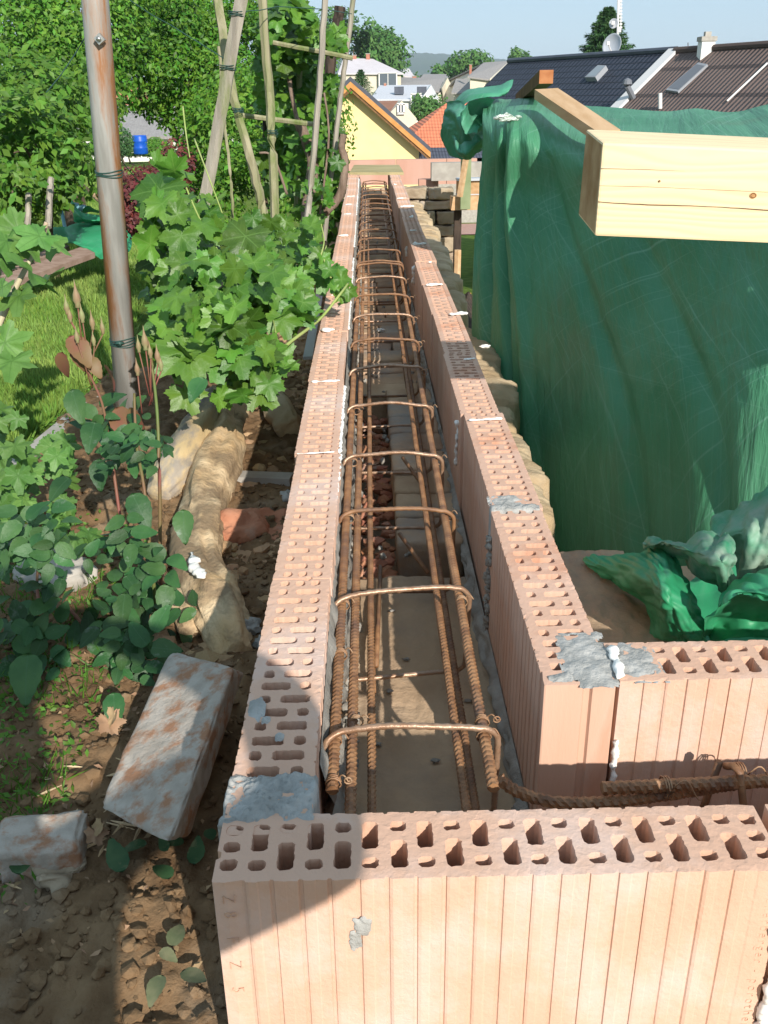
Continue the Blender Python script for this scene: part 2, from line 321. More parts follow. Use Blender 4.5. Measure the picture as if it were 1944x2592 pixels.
# tarp weave + scratches
def tarp_detail(m, uvname=None, amt=.5, bd=.003):
    N = m.node_tree.nodes; L = m.node_tree.links; b = N['Principled BSDF']; src = b.inputs['Base Color'].links[0].from_socket
    if uvname: tc = N.new('ShaderNodeUVMap'); tc.uv_map = uvname; co = tc.outputs[0]
    else: tc = N.new('ShaderNodeTexCoord'); co = tc.outputs['Object']
    out = src
    for rz, sc_, th, k in ((1.02, (.9, 75, 20), (.60, .78), amt), (-.62, (.8, 60, 20), (.62, .80), amt), (1.35, (.5, 130, 20), (.56, .80), amt*.6), (.2, (1.1, 95, 20), (.60, .82), amt*.6)):
        mp = N.new('ShaderNodeMapping'); mp.vector_type = 'TEXTURE'; mp.inputs['Rotation'].default_value = (0 if uvname else .6, 0, rz); mp.inputs['Scale'].default_value = tuple(1/q for q in sc_)
        L.new(co, mp.inputs[0])
        n = N.new('ShaderNodeTexNoise'); n.inputs['Scale'].default_value = 1; n.inputs['Detail'].default_value = 1.5; L.new(mp.outputs[0], n.inputs[0])
        mr = N.new('ShaderNodeMapRange'); mr.inputs[1].default_value = th[0]; mr.inputs[2].default_value = th[1]; mr.inputs[4].default_value = k
        L.new(n.outputs[0], mr.inputs[0]); mx = N.new('ShaderNodeMixRGB'); L.new(mr.outputs[0], mx.inputs[0]); L.new(out, mx.inputs[1]); mx.inputs[2].default_value = (.24, .46, .34, 1)
        out = mx.outputs[0]
    L.new(out, b.inputs['Base Color'])
    mp = N.new('ShaderNodeMapping'); mp.inputs['Rotation'].default_value = (0, 0, -.5); mp.inputs['Scale'].default_value = (7, 1.6, 4); L.new(co, mp.inputs[0])
    n = N.new('ShaderNodeTexNoise'); n.inputs['Scale'].default_value = 1.6; n.inputs['Detail'].default_value = 5; n.inputs['Roughness'].default_value = .55; L.new(mp.outputs[0], n.inputs[0])
    bp = N.new('ShaderNodeBump'); bp.inputs['Strength'].default_value = .8; bp.inputs['Distance'].default_value = bd; L.new(n.outputs[0], bp.inputs['Height'])
    old = b.inputs['Normal'].links[0].from_node; L.new(bp.outputs[0], old.inputs['Normal'])
M['tarp_main'] = mat('woven_green_tarpaulin', (.048, .220, .105), (.085, .285, .155), 2.2, .5, .35, 500, .35, c3=(.11, .20, .11), s3=1.8, t3=(.55, .85), bdist=.0006, trans=.12)
tarp_detail(M['tarp_main'], 'cloth', .5, .018); tarp_detail(M['tarp'], None, .4); tarp_detail(M['tarp_worn'], None, .3); tarp_detail(M['tarp_new'], None, .25)
# ------------------------------------------------------------------ leaf templates
def outline_leaf(fr, n=36, cup=.0, fold=.12, wav=.03, cx=0, cy=.0):
    vs = [(cx, cy, 0)]; fs = []
    ring = []
    for k in range(n):
        th = 2*math.pi*k/n; r = fr(th)
        x, y = cx+r*math.sin(th), cy+r*math.cos(th)
        ring.append((x, y))
    for q in (.55, 1.0):
        for k, (x, y) in enumerate(ring):
            X, Y = cx+(x-cx)*q, cy+(y-cy)*q
            vs.append((X, Y, fold*abs(X) - cup*(X*X+Y*Y) + wav*math.sin(5*2*math.pi*k/n)*q))
    for k in range(n):
        k2 = (k+1) % n
        fs += [(0, 1+k2, 1+k), (1+k, 1+k2, 1+n+k2), (1+k, 1+n+k2, 1+n+k)]
    return np.array(vs), np.array(fs)
def grape_r(th):
    t = (th+math.pi) % (2*math.pi)-math.pi; a = abs(t)
    r = .39
    for c, h, w in ((0, .54, .62), (1.1, .50, .50), (2.1, .44, .46)):
        r = max(r, h*math.exp(-((a-c)/w)**2)*.95+.07)
    if a > 2.75: r *= .35+.65*max(0, (math.pi-a)/.4)*.3
    r *= 1+.055*(1 if int(a*9.5) % 2 else -1)
    return r
def currant_r(th):
    a = abs((th+math.pi) % (2*math.pi)-math.pi)
    r = .34
    for c, h, w in ((0, .52, .5), (1.15, .50, .45), (2.1, .40, .4)): r = max(r, h*math.exp(-((a-c)/w)**2)+.05)
    if a > 2.8: r *= .5
    return r*(1+.05*(1 if int(a*8) % 2 else -1))
T_GRAPE = outline_leaf(grape_r, 64, .35, .16, .028)
T_GRAPE2 = outline_leaf(grape_r, 64, -.25, .32, .035)
T_CURR = outline_leaf(currant_r, 48, .2, .15, .05)
def oval(n=9, w=.33, cup=.1, fold=.16, serr=.04):
    vs = []; fs = []
    for i in range(n+1):
        t = i/n; y = t; ww = w*1.08*math.sin(math.pi*t**.82)**.8*(1-.35*t)+.004
        z = -cup*(t-.3)**2
        s = serr*(i % 2)
        vs += [(-ww-s, y, z+fold*ww), (0, y, z), (ww+s, y, z+fold*ww)]
    vs[0] = vs[2] = vs[1] = (0, 0, 0)
    vs[-1] = vs[-3] = vs[-2]
    for i in range(n):
        a = 3*i
        fs += [(a, a+3, a+1), (a+1, a+3, a+4), (a+1, a+4, a+2), (a+2, a+4, a+5)]
    return np.array(vs, float), np.array(fs)
T_ROSE = oval(12, .30, .35, .25, .018); T_ROSE2 = oval(12, .28, -.25, .15, .018)
T_OV = (np.array([(0, 0, 0), (-.26, .45, .06), (0, 1, -.08), (.26, .45, .06), (0, .5, 0)], float), np.array([(0, 1, 4), (1, 2, 4), (0, 4, 3), (4, 2, 3)]))
T_BLADE = (np.array([(-.03, 0, 0), (.03, 0, 0), (.022, .5, .06), (-.022, .5, .06), (0, 1, .28)], float), np.array([(0, 1, 2), (0, 2, 3), (3, 2, 4)]))
def rv(n): v = rng.normal(size=(n, 3)); return v/np.linalg.norm(v, axis=1, keepdims=True)
# ------------------------------------------------------------------ ground
def sst(a, b, x): t = min(1, max(0, (x-a)/(b-a))); return t*t*(3-2*t)
def gz(x, y):
    L = -.30 - .042*max(0, min(y, 48)-2.6) + .02*noise.noise(Vector((x*.6, y*.6, 0)))
    Rr = -2.8 - .025*max(0, min(y, 60)-3)
    s1 = sst(-.13, .08, x); s2 = sst(-8, 1, x); b = sst(9.4, 14, y)
    z = L+(Rr-L)*(s1*(1-b)+s2*b)
    if y > 60: z = z+(2.5-z)*sst(60, 260, y)
    if y > 400: z += (y-400)*.01
    return z
def build_ground():
    xs = [-3500, -1500, -600, -250, -120, -60, -40, -30, -24, -19, -15, -12, -9.5, -7.5, -6, -5, -4.2, -3.5, -3, -2.5, -2.1, -1.8, -1.5, -1.2, -.9, -.6, -.4, -.3, -.2, -.1, .02, .1, .2, .3, .5, .8, 1.2, 2, 3, 4.5, 7, 10, 15, 22, 35, 60, 120, 250, 600, 1500, 3500]
    ys = [-40, -15, -6, -3, -1.5, -.5, 0, .4, .8, 1.2, 1.6, 2, 2.4, 2.8, 3.2, 3.7, 4.2, 4.8, 5.5, 6.3, 7.2, 8.2, 9.4, 10.5, 12, 14, 16, 19, 22, 26, 31, 37, 44, 52, 62, 75, 95, 125, 170, 230, 320, 500, 800, 1400, 2400, 4000, 6000]
    V = [(x, y, gz(x, y)) for y in ys for x in xs]; n = len(xs)
    Fs = [(j*n+i, j*n+i+1, (j+1)*n+i+1, (j+1)*n+i) for j in range(len(ys)-1) for i in range(n-1)]
    tag(npmesh('ground', np.array(V), np.array(Fs), M['grass_g'], smooth=True), kind='structure')
build_ground()
def sheet(name, x0, x1, y0, y1, nx, ny, zf, m, kind='structure', edge=None):
    V = []
    for j in range(ny+1):
        for i in range(nx+1):
            x = x0+(x1-x0)*i/nx; y = y0+(y1-y0)*j/ny
            if edge: x, y = edge(x, y)
            V.append((x, y, zf(x, y)))
    Fs = [(j*(nx+1)+i, j*(nx+1)+i+1, (j+1)*(nx+1)+i+1, (j+1)*(nx+1)+i) for j in range(ny) for i in range(nx)]
    return tag(npmesh(name, np.array(V), np.array(Fs), m, smooth=True), kind=kind)
def fbm(x, y, s, o=0): return noise.fractal(Vector((x*s, y*s, o)), 1.0, 2.0, 5)
def soilz(x, y):
    z = -.272+.012*fbm(x, y, 6)+.02*fbm(x, y, 2, 3)
    z -= .05*sst(2.6, 3.6, y)*(y-2.6)*.6
    # rubble strip next to the wall
    z += .0+.012*fbm(x, y, 30, 7)
    e = min(x+.985, 3.4-y)   # sink at lawn side
    if e < .06: z -= (.06-e)*.6
    return z
sheet('garden_soil', -.975, -.13, -.2, 3.4, 150, 420, soilz, M['soil'])
def rubz(x, y):
    z = -.29+.018*fbm(x, y, 9)+.018*fbm(x, y, 28, 3)-.03*sst(3, 8, y)*(y-3)*.5
    if x < -.40: z -= (-.40-x)*.8
    if y < 1.35: z -= (1.35-y)*.3
    return z
sheet('rubble_bed', -.5, -.10, 1.0, 8.4, 60, 700, rubz, M['rubble'])
def clods(name, n, xr, yr, zf, sz, m, zoff=0, power=1.6):
    mb = MB()
    for i in range(n):
        u = random.random()**power
        y = yr[0]+(yr[1]-yr[0])*u; x = random.uniform(*xr)
        s = sz[0]*(sz[1]/sz[0])**(random.random()**1.8)
        mb.blob((x, y, zf(x, y)+s*.2+zoff), (s, s*random.uniform(.6, 1.2), s*random.uniform(.4, .8)), 1, .35, 1.3, 0, Matrix.Rotation(random.uniform(0, 6), 3, 'Z'), i)
    return mb.build(name, m, smooth=False)
tag(clods('rubble_clods', 2600, (-.40, -.14), (1.15, 7.5), rubz, (.004, .026), M['rubble']), 'loose clay clods and brick crumbs beside the left block wall', 'rubble', kind='stuff')
tag(clods('soil_crumbs', 5200, (-.8, -.16), (.5, 2.4), soilz, (.0018, .013), M['soil'], power=1.2), 'small soil crumbs strewn over the dark garden bed', 'soil crumbs', kind='stuff')
# yard seen through the gap
def flat(z): return lambda x, y: z
sheet('yard_paving', .5, 12, 30.5, 33.8, 6, 4, lambda x, y: gz(x, y)+.03, M['paving'])
# hill
def build_hill():
    V = []; xs = np.concatenate((np.linspace(-2600, -420, 30), np.linspace(-400, 600, 220), np.linspace(640, 2600, 30))); n = len(xs)
    for j, (y, f) in enumerate(((1500, 0), (1800, .55), (2200, 1), (2700, .6), (3300, 0))):
        for x in xs:
            prof = 66*math.exp(-((x-80)/430)**2)+40*math.exp(-((x+1300)/700)**2)+6
            jag = 2.5*noise.noise(Vector((x*.02, y*.01, 0)))+2.4*noise.noise(Vector((x*.11, 0, 4)))+1.5*noise.noise(Vector((x*.3, 0, 9))) if f else 0
            V.append((x, y, 6+f*prof+jag if f else 5))
    Fs = [(j*n+i, j*n+i+1, (j+1)*n+i+1, (j+1)*n+i) for j in range(4) for i in range(n-1)]
    tag(npmesh('hill', np.array(V), np.array(Fs), M['hill']), kind='structure')
build_hill()
# ------------------------------------------------------------------ hollow clay blocks
LB, TB, HB = .497, .082, .238
PITCH = LB/20
def block_mesh(seed, hires=True, mt=None):
    rnd = random.Random(seed); pts = []; T = TB
    def prof(side):   # along x from 0..LB
        out = []
        for c in range(20):
            x0 = c*PITCH
            if c in (0, 19) : out += [(x0+.0006, 0), (x0+.012, 0)]; continue
            out += [(x0+.0005, .0022), (x0+.0032, .0020), (x0+.0040, .0004), (x0+.0065, 0), (x0+.0135, .0), (x0+.0148, .0005), (x0+.0240, .0004)]
        return out
    for x, d in prof(0): pts.append((x, d))
    pts += [(LB-.0005, .0006), (LB, .002), (LB, T*.32), (LB-.004, T*.35), (LB-.004, T*.43), (LB, T*.46), (LB, T-.002)]
    for x, d in prof(1)[::-1]: pts.append((x, T-d))
    pts += [(0, T-.002), (0, T*.46), (.004, T*.43), (.004, T*.35), (0, T*.32), (0, .002)]
    def wob(q, a): return [(x+rnd.uniform(-a, a), y+rnd.uniform(-a, a)) for x, y in q]
    loops = [wob(pts, .0003)]
    def hole(x0, x1, y0, y1):
        q = []; c = .003; st = .0032 if hires else .008
        def seg(a, b):
            L_ = math.hypot(b[0]-a[0], b[1]-a[1]); k = max(1, int(L_/st))
            for i in range(k): q.append((a[0]+(b[0]-a[0])*i/k, a[1]+(b[1]-a[1])*i/k))
        ch = [(x0+c, y0), (x1-c, y0), (x1, y0+c), (x1, y1-c), (x1-c, y1), (x0+c, y1), (x0, y1-c), (x0, y0+c)]
        for i in range(8): seg(ch[i], ch[(i+1) % 8])
        return wob(q, .0006)
    for c in range(20):
        xa = c*PITCH+.0050; xb = xa+.0150; w = rnd.uniform(-.0006, .0006)
        if c in (0, 19): hs = [(.0135, .0265), (.0345, .0475), (.0555, .0685)]
        elif c % 2: hs = [(.0125, .0250), (.0355, .0690)]
        else: hs = [(.0125, .0455), (.0565, .0690)]
        for a, b_ in hs: loops.append(hole(xa+w, xb+w, a, b_))
    if hires:
        for i in range(520): pass
    verts = []; edges = []
    for lp in loops:
        n0 = len(verts); verts += [Vector(p) for p in lp]; edges += [(n0+i, n0+(i+1) % len(lp)) for i in range(len(lp))]
    nb = len(verts)
    if hires:
        for i in range(900):
            verts.append(Vector((rnd.uniform(.002, LB-.002), rnd.uniform(.003, T-.003))))
    V2, E2, F2, ov, oe, of = geometry.delaunay_2d_cdt(verts, edges, [], 1, 1e-5)
    def inside(p, lp):
        r = False; j = len(lp)-1
        for i in range(len(lp)):
            xi, yi = lp[i]; xj, yj = lp[j]
            if (yi > p[1]) != (yj > p[1]) and p[0] < (xj-xi)*(p[1]-yi)/(yj-yi)+xi: r = not r
            j = i
        return r
    bbs = [(min(p[0] for p in l), max(p[0] for p in l), min(p[1] for p in l), max(p[1] for p in l)) for l in loops]
    faces = []
    for f in F2:
        c = sum((V2[i] for i in f), Vector((0, 0)))/len(f)
        if not inside(c, loops[0]): continue
        if any(b[0] <= c.x <= b[1] and b[2] <= c.y <= b[3] and inside(c, l) for l, b in zip(loops[1:], bbs[1:])): continue
        faces.append(tuple(f))
    used = sorted({i for f in faces for i in f}); mp = {i: k for k, i in enumerate(used)}
    V = []
    for i in used:
        p = V2[i]; z = rnd.uniform(-.0002, .00015) if hires else 0
        e = min(p.y, T-p.y, p.x, LB-p.x)
        if hires and e < .003: z -= abs(noise.noise(Vector((p.x*90, p.y*90, seed))))*.0018
        V.append((p.x, p.y, z))
    Fo = [tuple(mp[i] for i in f) for f in faces]
    nt = len(V)
    inv = {}
    for oi, ids in enumerate(ov):
        for k in ids:
            inv.setdefault(k, oi)
    n0 = 0
    for li, lp in enumerate(loops):
        m = len(lp); dep = [-.003, -HB] if li == 0 else [-.0015, -.11]
        prev = [mp.get(inv.get(n0+i)) for i in range(m)]
        if None in prev: n0 += m; continue
        for dz in dep:
            base = len(V)
            for i in range(m):
                x, y = lp[i]
                if li and dz < -.05: cx, cy = (bbs[li][0]+bbs[li][1])/2, (bbs[li][2]+bbs[li][3])/2; x += (cx-x)*.06; y += (cy-y)*.06
                V.append((x, y, dz))
            for i in range(m):
                j = (i+1) % m
                q = (prev[i], prev[j], base+j, base+i)
                Fo.append(q[::-1] if li == 0 else q)
            prev = [base+i for i in range(m)]
        if li: Fo.append(tuple(prev))
        n0 += m
    V = [(x, y, min(z, 0) if False else z) for x, y, z in V]
    me = bpy.data.meshes.new('hollow_block'); me.from_pydata(V, [], Fo); me.materials.append(mt or M['clay']); me.update()
    b = bmesh.new(); b.from_mesh(me); bmesh.ops.recalc_face_normals(b, faces=b.faces); b.to_mesh(me); b.free()
    return me
BM = [block_mesh(s, True) for s in (1, 2, 3)]
BMR = [m.copy() for m in BM]
for m in BMR: m.materials[0] = M['clay_red']
BLO = block_mesh(9, False)
def place_block(parent, me, x, y, rz=0, z=0, tilt=0):
    o = bpy.data.objects.new('hollow_block', me); col.objects.link(o); o.parent = parent
    o.matrix_parent_inverse = Matrix.Translation(-parent.location)
    o.location = (x, y, z+random.uniform(-.002, .001)); o.rotation_euler = (random.uniform(-.004, .004), random.uniform(-.004, .004)+tilt, rz+random.uniform(-.004, .004))
    return o
LW = thing('block_wall', 'long left row of upright clay hollow blocks with white foam joints beside the vines', 'block wall', (-.104, .75, -.238))
RW = thing('block_wall', 'long right row of upright clay hollow blocks between the rebar channel and the tarpaulin', 'block wall', (.232, .91, -.238))
NW = thing('block_wall', 'nearest crosswise clay block row with open cavities, closing the channel in front', 'block wall', (.1, .65, -.238))
CW = thing('block_wall', 'short crosswise clay block row leaving the right wall behind the lower rebar', 'block wall', (.5, .94, -.238))
FW = thing('block_wall', 'far crosswise block wall with grey concrete lintel, on top of stone courses', 'block wall', (.3, 9.2, -.1))
# left wall: blocks run along Y, faces at x=-.145 and -.063
for k in range(16):
    y = .742+.5*k*1.0 if k else .745
    y0 = .742 if k == 0 else 1.163+.5*(k-1)+.0
    if k == 0:   # first one cut short
        o = place_block(LW, BM[0], -.063, .667, math.pi/2); o.location.z = -.0005
    else: place_block(LW, BM[k % 3] if k < 9 else BLO, -.063+.003*math.sin(k*1.7), 1.166+.5*(k-1), math.pi/2)
for k in range(16):
    place_block(RW, (BMR[k % 3] if k < 9 else BLO), .273+.003*math.sin(k*2.3), .894+.4945*k, math.pi/2)
place_block(NW, BM[1], -.145, .610, 0)
place_block(NW, BM[2], .363, .608, R(.4))
place_block(NW, BM[0], .868, .608, 0)
for k in range(3): place_block(CW, BM[(k+2) % 3], .2775+.503*k, .896+.004*k, R(.3))
# bedding: mortar, foam
def mortar_pad(parent, c, size, m='mortar', n=60, r=.008, name='mortar'):
    mb = MB(); nx = max(6, int(size[0]/.0022)); ny = max(6, int(size[1]/.0022))
    V = []; Fs = []
    for j in range(ny+1):
        for i in range(nx+1):
            x = (i/nx-.5)*size[0]; y = (j/ny-.5)*size[1]; e = min(i, nx-i, j, ny-j)
            z = size[2]*(.5*fbm(c[0]*7+x, c[1]*7+y, 45)-.45*abs(fbm(x+3, y, 75, 2))+.22*fbm(x, y, 210, 5)) - (.006 if e == 0 else 0)
            V.append((c[0]+x+.0025*noise.noise(Vector((0, y*90, x*9))), c[1]+y+.003*noise.noise(Vector((x*90, 1, y*7))), c[2]+z))
    for j in range(ny):
        for i in range(nx): a = j*(nx+1)+i; Fs.append((a, a+1, a+nx+2, a+nx+1))
    mb.add(V, Fs)
    # skirts
    ring = [i for i in range(nx+1)]+[j*(nx+1)+nx for j in range(1, ny+1)]+[ny*(nx+1)+i for i in range(nx-1, -1, -1)]+[j*(nx+1) for j in range(ny-1, 0, -1)]
    sk = [Vector(V[i]) for i in ring]; n_ = len(sk)
    mb.add(sk+[Vector((v.x, v.y, c[2]-.22)) for v in sk], [(i, n_+i, n_+(i+1) % n_, (i+1) % n_) for i in range(n_)])
    return mb.build(name, M[m], parent, smooth=True)
mortar_pad(LW, (-.1045, .7145, .003), (.089, .066, .012))
mortar_pad(RW, (.231, 1.392, .0015), (.083, .020, .006))
def foam(parent, pts, s=.008, name='foam_bead', m='foam', n=5):
    mb = MB(); q = []; rr = []; o = pts[0][1]*7
    for i in range(len(pts)-1):
        a, b = Vector(pts[i]), Vector(pts[i+1]); L_ = (b-a).length; k = max(6, int(L_/(s*.45)))
        for j in range(k):
            d = (q[-1]-a).length if False else 0
            t = (i*97+j)*s*.45; f = noise.noise(Vector((t*70, o, 1))); g = noise.noise(Vector((t*25, o, 5)))
            q.append(a.lerp(b, j/k)+Vector((noise.noise(Vector((t*50, 3, o)))*s*.5, noise.noise(Vector((t*50, 9, o)))*s*.5, 0))); rr.append(s*max(.18, .75+.75*f+.55*g))
    q.append(Vector(pts[-1])); rr.append(s*.3); rr[0] = s*.35; mb.tube(q, rr, 10)
    mb.v = [(x+s*.45*noise.noise(Vector((x, y, z))/(s*.9)), y+s*.45*noise.noise(Vector((x+5, y, z))/(s*.9)), z+s*.45*noise.noise(Vector((x, y+5, z))/(s*.9))) for x, y, z in mb.v]
    cz = sum(p.z for p in q)/len(q)
    if max(p.z for p in q)-min(p.z for p in q) < .03: mb.v = [(x, y, cz+(z-cz)*.6) for x, y, z in mb.v]
    return mb.build(name, M[m], parent, smooth=True)
def smear(parent, cx, cy, rx, ry, z=.0005, n=14, h=.0032, m='mortar'):
    """thin spatter whose noisy height field dips under the block top at its edge"""
    nx, ny = 34, 34; V = []
    for j in range(ny+1):
        for i in range(nx+1):
            x = (i/nx-.5)*2.4*rx; y = (j/ny-.5)*2.4*ry; d = (x/rx)**2+(y/ry)**2
            q = h*(.42+.9*fbm(cx*9+x, cy*9+y, 28, n)+.45*fbm(x, y, 110, 2)-.62*d); V.append((cx+x, cy+y, z+max(-.006, min(q, h*1.2))))
    Fs = [(j*(nx+1)+i, j*(nx+1)+i+1, (j+1)*(nx+1)+i+1, (j+1)*(nx+1)+i) for j in range(ny) for i in range(nx)]
    keep = [f for f in Fs if max(V[k][2] for k in f) > z-.002]
    mb = MB(); mb.add(V, keep); return mb.build('mortar', M[m], parent, smooth=True)
smear(RW, .252, .945, .030, .05, n=3); smear(RW, .212, .908, .012, .008, n=5); smear(RW, .225, 1.42, .03, .02, n=8)
smear(CW, .305, .935, .025, .035); smear(LW, -.132, .86, .008, .02, n=5); smear(LW, -.12, .84, .004, .006, n=3); smear(LW, -.103, .81, .004, .006, n=3)
foam(RW, [(.277, .90, .002), (.281, .93, .004), (.283, .965, .003)], .0075)
foam(CW, [(.279, .893, -.08), (.280, .893, -.12), (.280, .892, -.16)], .0045, n=9); foam(CW, [(.279, .893, -.165), (.279, .893, -.235)], .005, 'joint_mortar', 'mortar')
for y, a, b_, s in ((2.137, -.138, -.072, .0055), (1.655, -.140, -.07, .0022), (2.66, -.135, -.10, .008), (3.17, -.125, -.11, .006), (3.70, -.13, -.10, .005), (4.62, -.135, -.09, .008), (5.5, -.13, -.09, .007), (6.0, -.13, -.09, .007), (6.5, -.13, -.08, .006)):
    foam(LW, [(a, y, .002), (b_, y+.005, .003)], s, n=6)
for y, a, b_, s in ((1.83, .20, .268, .0045), (2.31, .235, .265, .0035), (2.84, .245, .30, .010), (3.32, .20, .26, .007), (3.80, .24, .25, .006), (4.3, .20, .26, .013), (4.75, .205, .24, .006), (5.3, .23, .25, .014), (5.83, .20, .28, .012), (6.3, .19, .26, .006), (7.3, .20, .22, .01)):
    foam(RW, [(a, y, .003), (b_, y+.004, .005)], s, n=4)
for y0, y1 in ((1.45, 2.12), (2.7, 3.1), (3.2, 4.0), (4.3, 5.2), (5.5, 8)):   # foam line on the inner edge of the left wall
    foam(LW, [(-.061, y0, -.004), (-.060, y1, -.006)], .0042, n=int((y1-y0)*22))
foam(RW, [(.187, 1.93, -.03), (.187, 1.95, -.14)], .006, n=7); foam(RW, [(.187, 3.9, -.03), (.187, 3.95, -.10)], .01, n=5); foam(RW, [(.187, 4.6, -.05), (.187, 4.62, -.10)], .01, n=5)
# stamped lettering on the near block
def lettering(txt, loc, size, parent, sp=1.3):
    cu = bpy.data.curves.new('lettering', 'FONT'); cu.body = txt; cu.size = size; cu.extrude = .0004; cu.space_character = sp; cu.offset = -.0004
    t = bpy.data.objects.new('lettering', cu); col.objects.link(t)
    bpy.context.view_layer.update()
    me = bpy.data.meshes.new_from_object(t.evaluated_get(bpy.context.evaluated_depsgraph_get())); bpy.data.objects.remove(t)
    me.materials.clear(); me.materials.append(M['letter'])
    o = link('stamped_lettering', me, parent); o.location = loc; o.rotation_euler = (R(90), R(90), 0)
    return o
lettering('Wienerberger - porotherm', (.338, .6095, -.012), .0135, NW, 1.3)
lettering('Z 8   F   Z   5', (-.137, .6095, -.014), .0165, NW, 1.25)
def splash(cx, cz, rx, rz, th, seed, m='mortar'):
    V = [(cx, .6095-th*.6, cz)]; n = 40
    for k, q in enumerate((.5, .85, 1.0)):
        for i in range(n):
            a = 2*math.pi*i/n; f = 1+.45*noise.fractal(Vector((math.cos(a)*1.6, math.sin(a)*1.6, seed)), 1, 2, 4); V.append((cx+rx*q*f*math.cos(a), .6095-th*(.8, .55, -.4)[k]*(1+.5*noise.noise(Vector((i*.9, k, seed)))), cz+rz*q*f*math.sin(a)))
    Fs = [(0, 1+i, 1+(i+1) % n) for i in range(n)]+[(1+k*n+i, 1+(k+1)*n+i, 1+(k+1)*n+(i+1) % n, 1+k*n+(i+1) % n) for k in range(2) for i in range(n)]
    mb = MB(); mb.add(V, Fs); mb.build('mortar_splash', M[m], NW, smooth=True)
splash(-.0165, -.054, .0085, .0105, .0014, 3); splash(-.0235, -.072, .0065, .011, .0004, 8)
foam(NW, [(.3565, .607, -.05), (.357, .606, -.23)], .007, n=14)
# far cross wall
mb = MB()
for k in range(3): mb.box((.045+.503*k, 9.95, -.10), (.498, .09, .236))
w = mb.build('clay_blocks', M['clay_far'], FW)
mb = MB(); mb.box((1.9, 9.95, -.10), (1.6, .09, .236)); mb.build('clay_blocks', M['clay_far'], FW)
a = P(932, 352, Y=8.9); b = P(1100, 388, Y=8.9)
mb = MB(); mb.box(((a.x+b.x)/2, 8.95, (a.z+b.z)/2), (b.x-a.x, .12, a.z-b.z)); mb.build('lintel', M['concrete'], FW)
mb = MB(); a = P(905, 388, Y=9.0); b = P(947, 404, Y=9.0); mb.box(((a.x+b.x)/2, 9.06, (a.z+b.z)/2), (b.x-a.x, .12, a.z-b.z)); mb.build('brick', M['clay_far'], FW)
# plank bridging the far end
mb = MB(); a = P(755, 372, z=.02); b = P(872, 372, z=.02); c = P(862, 356, z=.02); d = P(765, 356, z=.02)
mb.hexa([a-Vector((0, 0, .022)), b-Vector((0, 0, .022)), c-Vector((0, 0, .022)), d-Vector((0, 0, .022)), a, b, c, d])
tag(mb.build('plank', M['plank']), 'short mossy board laid flat across the far end of the rebar channel', 'plank')
# ------------------------------------------------------------------ old wall under the blocks
OW = thing('stone_wall', 'old brick and stone wall under the new block rows, its top showing in the channel', 'stone wall', (.1, 4, -3))
def cubegrid(n):
    V = {}; Fs = []
    def vid(p):
        k = tuple(p)
        if k not in V: V[k] = len(V)
        return V[k]
    for ax in range(3):
        for sgn in (0, n):
            for i in range(n):
                for j in range(n):
                    q = []
                    for (a, b) in ((i, j), (i+1, j), (i+1, j+1), (i, j+1)):
                        p = [0, 0, 0]; p[ax] = sgn; p[(ax+1) % 3] = a; p[(ax+2) % 3] = b; q.append(vid(p))
                    Fs.append(tuple(q) if sgn else tuple(q[::-1]))
    return [Vector([2*x/n-1 for x in k]) for k in V], Fs
CG = {n: cubegrid(n) for n in (6, 10, 22)}
def blockstone(mb, c, size, rz=0, r=.006, amp=.004, n=10, seed=0, M3=None, chip=0):
    vs, fs = CG[n]; rot = M3 if M3 is not None else Matrix.Rotation(rz, 3, 'Z'); h = Vector(size)/2; o = Vector((seed*3.7, seed*1.3, 2)); c = Vector(c); out = []
    for v in vs:
        # push grid lines towards the edges so the rounding has vertices
        w = Vector([math.copysign(abs(q)**.6, q)*hh for q, hh in zip(v, h)])
        inner = Vector([max(-(hh-r), min(hh-r, q)) for q, hh in zip(w, h)]); d = w-inner
        p = inner+d.normalized()*r if d.length > 1e-6 else w
        f = noise.fractal(p*22+o, 1, 2, 4)*amp+noise.noise(p*7+o)*amp*1.5
        if chip and d.length > r*1.1: f -= chip*max(0, noise.noise(p*30+o))**1.2*3
        dn = Vector([q/hh for q, hh in zip(p, h)]); dn.normalize(); out.append(rot @ (p+dn*f)+c)
    mb.add(out, fs)
def rock(mb, c, size, rz=0, amp=.12, sub=3, mi=0, sq=3.2, seed=0):
    """rounded block stone: superellipsoid with noise"""
    vs, fs = ICO[sub]; rot = Matrix.Rotation(rz, 3, 'Z'); out = []; o = Vector((seed*5.3, seed*2.1, 1))
    for v in vs:
        w = Vector(v); m = (abs(w.x)**sq+abs(w.y)**sq+abs(w.z)**sq)**(-1/sq); w *= m
        k = 1+amp*noise.fractal(Vector(v)*1.7+o, 1, 2, 3)+amp*.28*noise.fractal(Vector(v)*6+o, 1, 2, 3)
        out.append(rot @ Vector((w.x*size[0]/2*k, w.y*size[1]/2*k, w.z*size[2]/2*k))+Vector(c))
    mb.add(out, fs, mi)
mb = MB()
mb.box((.12, -1.5+.05, -1.77), (.52, 6.2, 2.9)); mb.box((.12, 5.85, -1.83), (.50, 8.5, 2.9)); mb.box((1.60, .45, -1.75), (2.6, .55, 2.95)); mb.box((1.50, 1.22, -1.765), (2.2, .96, 2.98)); mb.build('core', M['slab'], OW)
def slabz(z0, a=.004): return lambda x, y: z0+a*fbm(x, y, 8)+a*.5*fbm(x, y, 40, 2)
